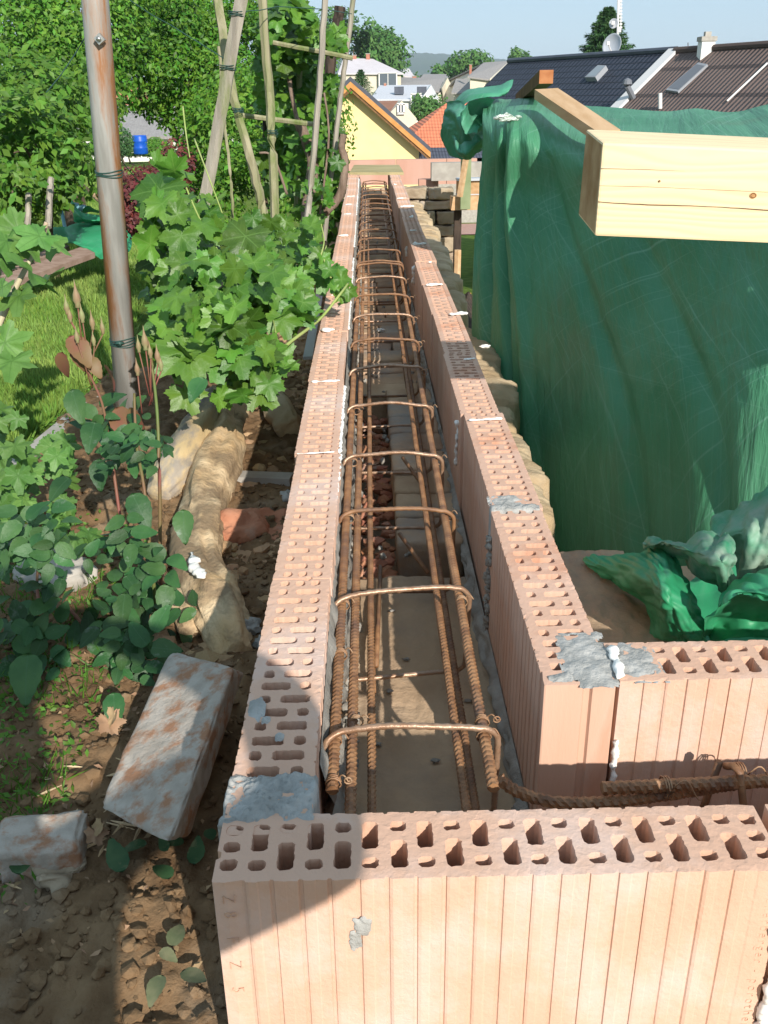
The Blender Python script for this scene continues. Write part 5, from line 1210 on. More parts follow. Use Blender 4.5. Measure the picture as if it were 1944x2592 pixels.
def trunk(parent, base, top, r, limbs=(), m='trunk'):
    mb = MB(); a, b = Vector(base), Vector(top); pts = [a.lerp(b, i/8)+Vector((noise.noise(Vector((i*.5, r*9, base[0])))*r*1.2, 0, 0)) for i in range(9)]
    mb.tube(pts, [r*(1-.6*i/8) for i in range(9)], 10)
    for (u, tip) in limbs:
        s = a.lerp(b, u); t = Vector(tip); mb.tube([s, s.lerp(t, .5)+Vector((0, 0, .08)), t], [r*.45, r*.3, r*.1], 7)
    return mb.build('trunk', M[m], parent, smooth=True)
def lob(vx, vy, Y, a, b, c): p = P(vx, vy, Y=Y); return (p.x, p.y, p.z, a, b, c)
def tree(name, label, cat, lobes, n, s, m, group=None, gap=.12, r=.12, fr=1.2, base=None, shell=.5, flatt=.5, tm=T_OV):
    x = sum(l[0] for l in lobes)/len(lobes); y = sum(l[1] for l in lobes)/len(lobes)
    if base: x, y = base
    z0 = gz(x, y)
    t = thing(name, label, cat, (x, y, z0), group)
    top = max(l[2] for l in lobes)
    trunk(t, (x, y, z0), (x, y, z0+(top-z0)*.8), r, [(.35+.5*random.random(), (l[0], l[1], l[2])) for l in lobes])
    crown('crown', lobes, n, s, m, t, tm, gap, fr, shell=shell)
    return t
G = 'garden trees behind the lawn'
tree('leafy_tree', 'tall broad fruit tree with drooping bright green leaves, behind the rusty pipe', 'tree',
     [lob(300, 60, 12, 1.2, 1.2, .9), lob(400, 120, 11.5, 1.0, 1.1, .75), lob(345, 165, 11, .7, .9, .40), lob(450, 195, 11, .8, .9, .50), lob(380, -20, 12, 1.4, 1.2, .8), lob(480, 60, 12.5, 1.0, 1, .9), lob(520, 150, 12, .8, .9, .7), lob(450, 250, 11, .35, .6, .25), lob(270, 115, 11.5, .45, .7, .5)],
     60000, .055, M['leafA'], G, .02, .12, 1.1)
tree('leafy_tree', 'dense tree filling the upper left corner, left of the pipe', 'tree',
     [lob(60, 20, 10, 1.2, 1.1, .9), lob(150, 80, 9.5, .8, .9, .8), lob(10, 110, 9, .9, .9, .7), lob(120, 170, 9, .7, .8, .55), lob(180, 20, 10.5, .8, 1, .8), lob(60, -60, 10, 1.4, 1.2, .7)],
     52000, .05, M['leafB'], G, .02, .12, 1.3)
tree('hazel_shrub', 'rounded shrub with heart shaped leaves at the left edge above the stub stakes', 'shrub',
     [lob(30, 330, 5.6, .42, .45, .38), lob(90, 260, 6.2, .42, .4, .34), lob(130, 330, 6.0, .30, .35, .30), lob(20, 430, 5.2, .36, .35, .24), lob(40, 230, 6.4, .4, .4, .34), lob(150, 240, 7.2, .40, .4, .42), lob(80, 400, 5.6, .26, .3, .16)],
     13000, .055, M['leafC'], None, .02, .03, 2.2, tm=(T_CURR[0], T_CURR[1]) if False else T_OV)
tree('green_shrub', 'bright green shrub behind the crossed stakes', 'shrub',
     [lob(470, 330, 9.5, .55, .6, .55), lob(530, 300, 9.0, .6, .6, .6), lob(560, 400, 8.0, .45, .5, .4), lob(440, 380, 9.0, .3, .4, .35), lob(600, 250, 9.0, .55, .6, .6), lob(640, 330, 8.5, .5, .5, .5), lob(600, 120, 10, .6, .6, .6), lob(520, 200, 9.8, .5, .5, .5), lob(690, 280, 8.5, .32, .4, .5)],
     34000, .048, M['leafB'], None, .02, .05, 1.8)
tree('red_shrub', 'dark red leaved barberry shrub between the pipe and the vine', 'shrub',
     [lob(320, 440, 4.6, .22, .25, .16), lob(300, 400, 4.8, .14, .2, .10), lob(355, 385, 5.2, .16, .2, .10), lob(280, 460, 4.5, .12, .2, .12), lob(380, 350, 5.3, .12, .15, .12), lob(360, 470, 4.4, .18, .2, .12)],
     5200, .026, M['leafRed'], None, .0, .015, 4, shell=.2)
tree('dark_shrub', 'dark clipped shrub beside the blue barrel', 'shrub', [lob(266, 305, 40, .42, .5, .55), lob(255, 318, 40, .35, .5, .42)], 2600, .09, M['leafDk'], None, 0, .05)
tree('yellow_green_shrub', 'yellowish green shrub right of the blue barrel', 'shrub', [lob(337, 315, 40, .36, .5, .36), lob(352, 328, 36, .40, .5, .30)], 2600, .08, M['leafB'], None, 0, .05)
tree('hedge', 'dark green hedge behind the blue barrel', 'hedge', [lob(x_, 322, 44, .62, .5, .34) for x_ in (215, 250, 285, 320, 350)]+[lob(240, 312, 44, .5, .5, .4)], 9000, .09, M['leafC'], None, 0, .04)
# hanging vine on far side near wall end
tree('dark_shrub', 'dark leafy plant by the far end of the left block wall', 'shrub', [lob(715, 470, 7.0, .20, .3, .16), lob(735, 440, 8.5, .16, .25, .16), lob(700, 520, 5.6, .14, .2, .10)], 1500, .07, M['leafC'], None, .05, .015, 3)
# ------------------------------------------------------------------ lawn
def lawn():
    n = 185000; u = rng.random(n); y = 1.75*(34/1.75)**(u**.85); px = rng.random(n)
    X = []
    pos = []; sc_ = []
    for i in range(n):
        yy = y[i]; xl = -(.47*yy+.45); xr = -.17*yy-.35 if yy < 12 else -.19*yy
        if yy < 3.4: xr = min(xr, -1.0)
        x = xl+(xr-xl)*px[i]
        if x > -.99 and yy < 3.1: continue
        pos.append((x, yy, gz(x, yy)-.005)); sc_.append((.035+.03*rng.random())*(1+.03*yy))
    m = len(pos); nr = np.array((.0, -1, .25))[None]+.5*rng.normal(size=(m, 3)); tp = np.array((0, 0, 1))[None]+.35*rng.normal(size=(m, 3))
    tv = T_BLADE[0].copy(); tv[:, 0] *= 2.2
    o = leaves('lawn_grass', (tv, T_BLADE[1]), pos, nr, tp, sc_, M['grass']); tag(o, 'sunlit short lawn grass left of the vines', 'grass', kind='stuff')
lawn()
def weeds():
    n = 2600; pos = []
    for i in range(n):
        q = random.random(); 
        if q < .45: x, y = random.uniform(-1.3, -.9), random.uniform(1.9, 3.3)
        elif q < .8: x, y = random.uniform(-.85, -.5), random.uniform(1.2, 2.0)
        else: x, y = random.uniform(-.62, -.42), random.uniform(.85, 1.35)
        pos.append((x, y, soilz(x, y)+random.uniform(0, .02)))
    m = len(pos); tv = T_OV[0].copy(); tv[:, 0] *= 1.0
    o = leaves('ground_weeds', (tv, T_OV[1]), pos, np.array((0, -.3, 1))+.5*rng.normal(size=(m, 3)), rng.normal(size=(m, 3)), .007+.009*rng.random(m), M['leafC']); tag(o, 'tiny low weeds growing over the soil under the roses', 'weeds', kind='stuff')
    pos = []
    for i in range(900):
        x, y = (random.uniform(-.75, -.46), random.uniform(1.25, 1.7)) if random.random() < .75 else (random.uniform(-.56, -.44), random.uniform(.92, 1.1))
        pos.append((x, y, soilz(x, y)))
    m = len(pos); o = leaves('grass_tufts', T_BLADE, pos, np.array((0, -1, .2))+.6*rng.normal(size=(m, 3)), np.array((0, 0, 1))+.5*rng.normal(size=(m, 3)), .022+.022*rng.random(m), M['leafC']); tag(o, 'thin grass tufts at the lower left beside the bricks', 'grass', kind='stuff')
weeds()
# concrete edging of the bed
def edging(p, q, w, h, label):
    a, b = Vector(p), Vector(q); d = (b-a); s = Vector((-d.y, d.x, 0)).normalized()*w; mb = MB(); dn = Vector((0, 0, -h))
    mb.hexa([a+dn, b+dn, b+s+dn, a+s+dn, a, b, b+s, a+s]); return tag(mb.build('edging_board', M['concrete']), label, 'edging')
edging(P(42, 1010, z=-.26), P(225, 855, z=-.27), .05, .1, 'grey concrete edging strip between lawn and rose bed')
edging(P(500, 1030, z=-.262), P(625, 1035, z=-.262), .045, .06, 'grey concrete strip crossing the rubble between log and wall')
# ------------------------------------------------------------------ log, bricks, scraps
def log():
    t = thing('log', 'split old log caked with yellow clay lying beside the rubble', 'log', P(440, 1150, z=-.3))
    def irr(pix, rad, amp, m, name, seed, sq=1.0):
        q = [P(x, y, z=z) for x, y, z in pix]; n = []; rr = []
        for i in range(len(q)-1):
            for k in range(22):
                n.append(cr(q[max(i-1, 0)], q[i], q[i+1], q[min(i+2, len(q)-1)], k/22)); rr.append(rad[i]+(rad[i+1]-rad[i])*k/22)
        n.append(q[-1]); rr.append(rad[-1]); mb = MB(); V = []; K = 36
        for i, p in enumerate(n):
            tt = (n[min(i+1, len(n)-1)]-n[max(i-1, 0)]).normalized(); a = tt.cross(Vector((0, 0, 1))).normalized(); b = tt.cross(a)
            for k in range(K):
                th = 2*math.pi*k/K; r = rr[i]*(1+amp*noise.fractal(Vector((math.cos(th)*1.3, math.sin(th)*1.3, i*.045+seed)), 1, 2, 5)+.07*noise.noise(Vector((math.cos(th)*7, math.sin(th)*7, i*.012+seed)))-.10*max(0, 1-abs(noise.noise(Vector((math.cos(th)*3, math.sin(th)*3, i*.01+seed*2))))*7))
                V.append(p+a*math.cos(th)*r+b*math.sin(th)*r)
        Fs = [(i*K+k, i*K+(k+1) % K, (i+1)*K+(k+1) % K, (i+1)*K+k) for i in range(len(n)-1) for k in range(K)]+[tuple(range(K)), tuple((len(n)-1)*K+k for k in range(K))]
        mb.add(V, Fs); mb.build(name, M[m], t, smooth=True)
    irr([(500, 885, -.24), (478, 960, -.24), (450, 1060, -.245), (430, 1160, -.25), (445, 1260, -.25), (475, 1340, -.26), (510, 1425, -.28)], [.054, .060, .056, .050, .052, .054, .036], .34, 'log', 'clay_caked_bark', 1)
    irr([(470, 868, -.225), (430, 940, -.225), (385, 1010, -.23), (345, 1070, -.25)], [.052, .058, .056, .03], .22, 'log_grey', 'stripped_wood', 5)
    irr([(400, 1230, -.26), (398, 1300, -.262), (410, 1370, -.27)], [.02, .03, .02], .35, 'log', 'clay_caked_bark', 8)
    foam(t, [P(412, 1195, z=-.19), P(418, 1225, z=-.19), P(440, 1248, z=-.19)], .011, n=4)
log()
def brick(name, pix, z, th, m, label, cat='brick', tilt=None, amp=.012, group=None, tvec=None):
    p = [P(x, y, z=zz) for (x, y), zz in zip(pix, z)]
    u = ((p[1]-p[0])+(p[2]-p[3]))/2; v = ((p[3]-p[0])+(p[2]-p[1]))/2; c = sum(p, Vector())/4; n = u.cross(v).normalized()
    if n.z < 0: n = -n
    mb = MB(); ux = u.normalized(); n = ux.cross(v).normalized(); n = n if n.z > 0 else -n; vy = n.cross(ux)
    if tvec is not None: th = tvec.length; n = -tvec.normalized(); vy = v.normalized()
    blockstone(mb, c-n*th*.5, (u.length, abs(v.dot(vy)), th), 0, min(.008, th*.2), amp*.35, 22, c.x*50, Matrix((ux, vy, n)).transposed(), chip=.004)
    return tag(mb.build(name, M[m], smooth=True), label, cat, group)
brick('brick', [(206, 1751), (376, 1812), (500, 1446), (372, 1401)], (-.215, -.18, -.13, -.165), .068, 'whitebrick', 'big lime-stained reddish brick leaning against the foot of the left block wall', tvec=((P(531, 1437, z=-.185)-P(500, 1446, z=-.13))+(P(408, 1834, z=-.235)-P(376, 1812, z=-.18)))/2)
brick('brick', [(0, 1850), (185, 1825), (170, 1750), (-10, 1768)], (-.235, -.235, -.235, -.235), .05, 'whitebrick', 'worn whitish brick lying flat at the left edge near the bottom', amp=.018)
brick('brick', [(70, 1900), (180, 1880), (175, 1850), (85, 1862)], (-.262, -.262, -.26, -.26), .03, 'stone_grey', 'small grey stone fragment just below the flat brick', 'stone', amp=.1)
brick('brick', [(465, 1150), (500, 1165), (550, 1110), (495, 1082)], (-.255, -.25, -.245, -.245), .03, 'brick_red', 'broken pale red brick piece standing between the log and the wall', amp=.06)
brick('brick', [(500, 1140), (600, 1165), (640, 1110), (545, 1100)], (-.275, -.275, -.265, -.265), .04, 'brick_red', 'flat dark red brick half buried in the rubble', amp=.06)
brick('brick', [(555, 870), (600, 925), (632, 905), (600, 815)], (-.25, -.25, -.22, -.22), .06, 'stone', 'buff stone block under the hanging vine leaves', 'stone', amp=.04)
brick('brick', [(645, 575), (655, 590), (680, 575), (668, 545)], (-.10, -.10, -.05, -.05), .08, 'brick_red', 'orange brick end lying between the stakes and the left wall', amp=.04)
brick('brick', [(160, 905), (215, 925), (300, 880), (240, 850)], (-.275,)*4, .04, 'stone', 'sandy stone slab behind the rose leaves near the pipe foot', 'stone', amp=.05)
brick('brick', [(40, 1240), (110, 1280), (180, 1220), (95, 1165)], (-.25,)*4, .05, 'concrete', 'grey concrete chunk showing through the rose leaves at left', 'stone', amp=.06)
for i, (x, y, zz, s) in enumerate(((495, 1268, -.24, .014), (570, 1390, -.265, .016), (540, 1355, -.265, .02), (620, 1075, -.26, .02), (640, 1180, -.265, .015))):
    mb = MB(); mb.blob(P(x, y, z=zz), (s, s, s*.7), 3, .35, 2.5, 0, None, i)
    tag(mb.build('foam_lump' if i == 0 else 'mortar_lump', M['foam'] if i == 0 else M['mortar'], smooth=True), ['round white foam lump on the rubble right of the log', 'grey mortar lump against the left wall beside the leaning brick', 'grey mortar crumb just above the leaning brick', 'grey mortar lump at the right end of the concrete strip', 'small grey mortar lump by the wall below the red brick'][i], 'lump')
mb = MB(); mb.blob(P(822, 713, z=-.232), (.016, .011, .007), 3, .3, 2); tag(mb.build('foam_lump', M['foam'], smooth=True), 'white foam blob lying on the channel floor under the rebar', 'lump')
mb = MB(); mb.blob(P(1048, 748, z=-.165), (.016, .012, .006), 3, .3, 2); tag(mb.build('foam_lump', M['foam'], smooth=True), 'tiny white foam blob on the sandstone right of the right wall', 'lump')
# zinc sheet strip along the outer left wall
mb = MB(); a = P(668, 770, z=-.16); b = P(706, 560, z=-.16); mb.hexa([a+Vector((-.02, 0, -.01)), b+Vector((-.02, 0, -.01)), b+Vector((.01, 0, -.01)), a+Vector((.01, 0, -.01)), a+Vector((-.02, 0, 0)), b+Vector((-.02, 0, 0)), b+Vector((.01, 0, 0)), a+Vector((.01, 0, 0))])
tag(mb.build('metal_strip', M['metal_grey']), 'grey sheet metal strip lying along the outer foot of the left wall', 'metal strip')
# fallen leaves
M['fallen_g'] = mat('fallen_green_leaf', (.030, .080, .030), (.06, .115, .045), 40, .6, .5, 60, .3, c3=(.14, .15, .07), s3=60, t3=(.58, .68)); M['fallen_d'] = mat('wilted_leaf', (.10, .12, .06), (.19, .18, .10), 40, .8, .5, 60, .2)
fl = [(318, 1822, .040), (362, 1838, .026), (398, 1818, .024), (265, 1885, .050), (365, 1900, .042), (420, 1868, .042), (370, 2045, .035), (395, 2095, .04), (350, 2105, .036), (40, 1890, .05), (345, 2052, .025), (450, 1790, .03)]
for i, (x, y, s) in enumerate(fl):
    p = P(x, y, z=-.258); a = random.uniform(0, 6.28)
    lab = ['pale green fallen leaf under the low corner of the big brick', 'small curled green leaf beside the pale one under the brick corner', 'tiny green leaf touching the brick corner on the right', 'large dark green fallen leaf on the soil left of the sunlit strip', 'round green leaf with holes lying on the sunlit strip', 'dark green leaf in shade between the sunlit strip and the near block', 'upper wilted grey green leaf on the lower sunlit strip', 'right wilted leaf of the lowest pair on the sunlit strip', 'left wilted leaf of the lowest pair on the sunlit strip', 'green leaf at the left edge below the small stone', 'small wilted leaf scrap above the lowest leaf pair', 'green leaf against the near wall corner in shade'][i]
    tag(leaves('fallen_leaf', T_ROSE2 if i % 2 else T_ROSE, [tuple(p)], [(random.uniform(-.3, .3), random.uniform(-.3, .2), 1)], [(math.cos(a), math.sin(a), 0)], [s], M['fallen_g'] if i not in (6, 7, 8, 10) else M['fallen_d']), lab, 'fallen leaf', 'fallen leaves on the soil')
pos = [(random.uniform(-.6, -.2), random.uniform(.75, 1.4)) for _ in range(240)]
o = leaves('leaf_litter', T_OV, [(x, y, soilz(x, y)+.006) for x, y in pos], np.array((0, 0, 1))+.6*rng.normal(size=(240, 3)), rng.normal(size=(240, 3)), .005+.011*rng.random(240), M['drygrass']); tag(o, 'dry brown leaf and wood scraps on the soil near the bricks', 'leaf litter', kind='stuff')
mb = MB()
for i in range(34):
    x, y = random.uniform(-.50, -.30), random.uniform(.86, 1.12); a = random.uniform(-.6, 1.6); l_ = random.uniform(.01, .045); p = Vector((x, y, soilz(x, y)+.006)); d = Vector((math.cos(a)*l_, math.sin(a)*l_, random.uniform(-.1, .25)*l_))
    mb.tube([p-d*.5, p, p+d*.5], [.0006, random.uniform(.001, .0035), .0005], 4)
tag(mb.build('wood_splinters', M['log']), 'wood splinters scattered between the two bricks', 'splinters', kind='stuff')
dl = [(235, 1560, 1.27, .05), (205, 1800, 1.02, .035)]
for i, (x, y, Y, s) in enumerate(dl):
    p = P(x, y, z=-.25); mb = MB()
    V, Fs = leaves, None
    tag(leaves('dead_leaf', T_GRAPE2, [tuple(p), tuple(p+Vector((.008, .004, .008)))], [(.4, -.5, .7), (-.5, -.4, .5)], [(.3, -.4, -.5), (-.3, -.4, -.6)], [s*.9, s*.7], M['drygrass']), ['curled dead brown leaf left of the big leaning brick', 'crumpled dry leaf between the two bricks'][i], 'dead leaf')
# ------------------------------------------------------------------ blue barrel
mb = MB(); p = P(305, 333, Y=42); r_ = .30; mb.lathe([(r_*.92, 0), (r_, .04), (r_, .22), (r_*1.03, .24), (r_, .26), (r_, .48), (r_*1.03, .50), (r_, .52), (r_, .68), (r_*.9, .73)], p, 24)
tag(mb.build('barrel', M['blue'], smooth=True), 'blue plastic barrel standing far back on the lawn', 'barrel')
# ------------------------------------------------------------------ houses
def window(parent, c, w, h, nrm, frame='white'):
    mb = MB(); n = Vector(nrm).normalized(); sx = Vector((0, 0, 1)).cross(n).normalized(); up = Vector((0, 0, 1)); c = Vector(c)
    R_ = Matrix((sx, n, up)).transposed()
    for dx, dz, ww, hh in ((0, h/2, w+.1, .1), (0, -h/2, w+.1, .1), (-w/2, 0, .1, h), (w/2, 0, .1, h), (0, 0, .06, h)):
        mb.box(c+sx*dx+up*dz+n*.03, (ww, .06, hh), R_)
    f = mb.build('window', M[frame], parent); mb = MB(); mb.box(c+n*.005, (w, .03, h), R_); mb.build('pane', M['glass'], f)
def roofhouse(name, label, rl, rr, el, er, Y0, Y1, wall, roof, base=None, chim=(), cat='house', hip=False, over=.25, group=None, roofm=None, planar=False):
    """ridge left/right, eave left/right as pixels; Y0 eave distance, Y1 ridge distance"""
    a, b = P(*el, Y=Y0), P(*er, Y=Y0); c, d = P(*rl, Y=Y1), P(*rr, Y=Y1)
    if planar: b = a+(d-c)
    dep = 2*(Y1-Y0); a2, b2 = a+Vector((0, dep, 0)), b+Vector((0, dep, 0))
    zb = base if base is not None else min(a.z, b.z)-3
    t = thing(name, label, cat, ((a.x+b.x)/2, Y0, zb), group)
    mb = MB(); th = Vector((0, 0, -.12))
    mb.add([a, b, d, c, a+th, b+th, d+th, c+th], [(0, 1, 2, 3), (7, 6, 5, 4), (0, 4, 5, 1), (1, 5, 6, 2), (2, 6, 7, 3), (3, 7, 4, 0)])
    mb.add([a2, b2, d, c, a2+th, b2+th, d+th, c+th], [(3, 2, 1, 0), (4, 5, 6, 7), (1, 5, 4, 0), (2, 6, 5, 1), (0, 4, 7, 3)])
    if hip: mb.add([b, b2, d, a, a2, c], [(0, 1, 2), (3, 5, 4)])
    rf = mb.build('roof', roofm or M[roof], t)
    i = Vector((over, over, 0)); ix = Vector((over, 0, 0)); A, B = a+Vector((over, over, -.1)), b+Vector((-over, over, -.1)); A2, B2 = a2+Vector((over, -over, -.1)), b2+Vector((-over, -over, -.1))
    C_, D_ = c+Vector((over, 0, -.15)), d+Vector((-over, 0, -.15)); z = lambda p: Vector((p.x, p.y, zb))
    mb = MB(); 
    if hip: mb.add([z(A), z(B), z(B2), z(A2), A, B, B2, A2], [(0, 1, 5, 4), (1, 2, 6, 5), (2, 3, 7, 6), (3, 0, 4, 7)])
    else: mb.add([z(A), z(B), z(B2), z(A2), A, B, B2, A2, C_, D_], [(0, 1, 5, 4), (1, 2, 6, 9, 5), (2, 3, 7, 6), (3, 0, 4, 8, 7)])
    mb.build('wall', M[wall], t)
    for (x, y0, y1, w_, m_) in chim:
        q = P(x, y1, Y=Y1-.3); q2 = P(x, y0, Y=Y1-.3); ww = w_/VM(Y1)
        mb = MB(); mb.box((q.x, q.y, (q.z+q2.z)/2), (ww, ww, q2.z-q.z)); ch = mb.build('chimney', M[m_], t)
        mb = MB(); mb.box((q.x, q.y, q2.z+ww*.08), (ww*1.25, ww*1.25, ww*.16)); mb.build('chimney_cap', M['concrete'], ch)
    return t, (a, b, c, d)
# yellow gable
def yellow():
    Y = 36; rg = P(757, 176, Y=Y); er_ = P(930, 328, Y=Y); hw = er_.x-rg.x; el_ = Vector((rg.x-hw, Y, er_.z)); zb = -6
    t = thing('yellow_house', 'yellow rendered house with blank gable and orange barge board', 'house', (rg.x, Y, zb))
    wr_ = P(900, 300, Y=Y+.4)
    mb = MB(); xr = rg.x+hw*.86; xl = rg.x-hw*.86; ze = rg.z+(er_.z-rg.z)*.86-.1
    mb.prism([(xl, Y+.4, zb), (xr, Y+.4, zb), (xr, Y+.4, ze), (rg.x, Y+.4, rg.z-.18), (xl, Y+.4, ze)], (0, 11, 0)); mb.build('wall', M['yellow'], t)
    mb = MB(); up = Vector((0, 0, .16))
    for s in (er_, el_):
        mb.add([rg, s, s+Vector((0, 12, 0)), rg+Vector((0, 12, 0)), rg+up, s+up, s+up+Vector((0, 12, 0)), rg+up+Vector((0, 12, 0))], [(0, 1, 2, 3), (4, 5, 6, 7), (0, 1, 5, 4), (1, 2, 6, 5), (2, 3, 7, 6)])
    mb.build('roof', M['darkroof'], t)
    mb = MB(); dn = Vector((0, 0, -.20)); f = Vector((0, -.05, 0))
    for s in (er_, el_): mb.hexa([rg+dn+f, s+dn+f, s+dn+Vector((0, .0, 0)), rg+dn, rg+f-Vector((0,0,.004)), s+f-Vector((0,0,.004)), s-Vector((0,0,.004)), rg-Vector((0,0,.004))])
    mb.build('barge_board', M['fascia'], t)
    mb = MB()
    for s in (er_, el_): mb.hexa([rg+dn*1.6, s+dn*1.6, s+dn*1.6+Vector((0, .35, 0)), rg+dn*1.6+Vector((0, .35, 0)), rg+dn+Vector((0, .004, 0)), s+dn+Vector((0, .004, 0)), s+dn+Vector((0, .35, 0)), rg+dn+Vector((0, .35, 0))])
    mb.build('soffit', M['wood_dk'], t)
yellow()
def rm(name, base, dark, quad, rows_, cols_):
    a, b, c, d = quad; dv = (b-a).normalized(); up = (c-a); up = up-dv*up.dot(dv); L_ = up.length; dr = up.normalized()
    return roofmat(name, base, dark, L_/rows_, (b-a).length/cols_, dirv=tuple(dv), dirr=tuple(dr))
def quad(rl, rr, el, er, Y0, Y1): return (P(*el, Y=Y0), P(*er, Y=Y0), P(*rl, Y=Y1), P(*rr, Y=Y1))
q = ((965, 222), (1040, 222), (845, 335), (1120, 335)); 
roofhouse('house', 'house with bright orange tiled hip roof right of the yellow gable', q[0], q[1], q[2], q[3], 46, 52, 'cream', '', chim=(), hip=True, roofm=rm('orange_tiles', (.62, .20, .10), (.40, .11, .05), quad(*q, 46, 52), 16, 40))
q = ((905, 319), (1100, 317), (898, 350), (1100, 350)); roofhouse('house', 'low dark tiled roof in front of the orange roof, right of the yellow wall', q[0], q[1], q[2], q[3], 38, 40, 'concrete', '', roofm=rm('anthracite_tiles', (.075, .08, .105), (.03, .03, .04), quad(*q, 38, 40), 4, 30))
t, _ = roofhouse('house', 'small house with brown roof and pale gable above the orange roof', (810, 218), (868, 217), (790, 245), (842, 247), 60, 66, 'cream', 'brownroof', chim=())
mb = MB(); g = [P(868, 218, Y=60), P(900, 256, Y=60), P(897, 285, Y=60), P(845, 285, Y=60), P(838, 248, Y=60)]; mb.prism(g, (0, 6, 0)); mb.build('gable_wall', M['cream'], t); window(t, P(866, 235, Y=59.9), .35, .5, (0, -1, 0))
t, _ = roofhouse('house', 'white house with pale grey metal roof and dark roof hatches', (820, 184), (932, 183), (800, 214), (915, 215), 75, 82, 'white', 'paleroof', chim=((918, 195, 208, 7, 'cream'), (832, 180, 190, 5, 'chim')), base=-3)
mb = MB(); mb.prism([P(932, 184, Y=78), P(948, 212, Y=75), P(948, 250, Y=75), P(905, 250, Y=75), P(908, 216, Y=75)], (0, 6, 0)); mb.build('gable_wall', M['white'], t)
for x in (862, 911): 
    mb = MB(); c = P(x, 195, Y=77); mb.box(c, (.7, .5, .5)); mb.build('roof_hatch', M['darkroof'], t)
window(t, P(899, 222, Y=74.9), .7, 1.2, (0, -1, 0))
t, _ = roofhouse('house', 'cream villa with pale pinkish hip roof and red chimneys', (742, 125), (805, 127), (730, 158), (872, 158), 95, 103, 'cream', 'pinkroof', chim=((766, 120, 133, 8, 'chim'), (795, 117, 134, 8, 'chim')), hip=True, base=-3)
window(t, P(838, 178, Y=94.8), 1.6, 1.6, (0, -1, 0))
roofhouse('house', 'narrow white house with brown verge behind the cream villa', (872, 148), (884, 148), (860, 162), (897, 168), 120, 128, 'white', 'pinkroof', chim=((874, 143, 150, 3, 'white'),), base=-2)
t, _ = roofhouse('house', 'long house with weathered grey roof and cream gable in the middle distance', (860, 167), (967, 168), (838, 183), (950, 198), 100, 108, 'cream', 'greyroof', chim=((895, 165, 181, 8, 'chim'), (867, 172, 178, 3, 'white')), base=-2)
mb = MB(); mb.prism([P(967, 168, Y=102), P(985, 205, Y=99), P(985, 225, Y=99), P(960, 225, Y=99), P(955, 190, Y=99)], (0, 3, 0)); mb.build('gable_wall', M['cream'], t)
roofhouse('house', 'grey roofed house partly behind the bunched tarpaulin', (985, 170), (1075, 172), (975, 200), (1070, 205), 92, 98, 'cream', 'greyroof', chim=((992, 178, 190, 6, 'chim'),), base=-2)
roofhouse('house', 'distant long grey roof below the wooded hill', (915, 160), (1010, 160), (905, 172), (1015, 174), 140, 150, 'cream', 'greyroof', chim=((978, 166, 172, 5, 'cream'),), base=-1)
t, _ = roofhouse('house', 'grey roofed house with pale verge left of the dark tiled roof', (1045, 135), (1100, 131), (1010, 165), (1062, 172), 85, 95, 'cream', 'greyroof', chim=((1016, 140, 163, 5, 'chim'),), base=-2)
mb = MB(); a, b = P(1100, 132, Y=94), P(1058, 170, Y=84.5); mb.hexa([a+Vector((0, 0, -.7)), b+Vector((0, 0, -.9)), b+Vector((.9, 0, -.9)), a+Vector((.9, 0, -.7)), a, b, b+Vector((.9, 0, 0)), a+Vector((.9, 0, 0))]); mb.build('verge', M['cream'], t)
# big dark roof and brown roof at right
def ridgehouse(name, label, c, d, u, drop, runl, runr, wall, base, rowcol, cols2, cat='house'):
    """gable house given by its ridge ends c, d; u = downhill direction of the visible slope"""
    def dn(p, k, s): return p+Vector((u.x*k*s, u.y*k*s, -drop*k))
    a, b, a2, b2 = dn(c, runl, 1), dn(d, runr, 1), dn(c, runl, -1), dn(d, runr, -1)
    t = thing(name, label, cat, ((a.x+b.x)/2, (a.y+b.y)/2, base)); th = Vector((0, 0, -.12)); mb = MB()
    for p, q_ in ((a, b), (a2, b2)): mb.add([p, q_, d, c, p+th, q_+th, d+th, c+th], [(0, 1, 2, 3), (7, 6, 5, 4), (0, 4, 5, 1), (1, 5, 6, 2), (3, 7, 4, 0)])
    Q = (a, a+(d-c), c, d); rf = mb.build('roof', rm(name+'_roof', rowcol[0], rowcol[1], Q, *cols2), t)
    mb = MB(); tube_ = [c+Vector((0, 0, .02)), d+Vector((0, 0, .02))]; mb.tube(tube_, .06, 8); mb.build('ridge_cap', M['darkroof'] if rowcol[0][2] > rowcol[0][0] else M['brownroof_cap'], rf)
    C_ = c.lerp(d, .02)-Vector((0, 0, .14)); D_ = d.lerp(c, .02)-Vector((0, 0, .14)); z = lambda p: Vector((p.x, p.y, base)); k = .35
    A, B, A2, B2 = dn(C_, runl*k, 1), dn(D_, runr*k, 1), dn(C_, runl*k, -1), dn(D_, runr*k, -1)
    mb = MB(); mb.add([z(A), z(B), z(B2), z(A2), A, B, B2, A2, C_, D_], [(0, 1, 5, 4), (1, 2, 6, 9, 5), (2, 3, 7, 6), (3, 0, 4, 8, 7)]); mb.build('wall', M[wall], t)
    return t, Q
M['brownroof_cap'] = mat('brown_ridge_cap', (.10, .07, .06), None)
c = P(1099, 134, Y=24); d = P(1462, 110, Y=18.7); d.z = c.z = (c.z+d.z)/2; rd = (d-c).normalized(); U = Vector((rd.y, -rd.x, 0))
if U.y > 0: U = -U
t1, Q = ridgehouse('house', 'house with large graphite tiled roof and one skylight behind the tarpaulin', c, d, U, .80, 1.5, 2.5, 'darkroof', -4, ((.040, .046, .066), (.012, .013, .02)), (11, 44))
c2 = P(1458, 112, Y=18.6); d2 = c2+rd*9
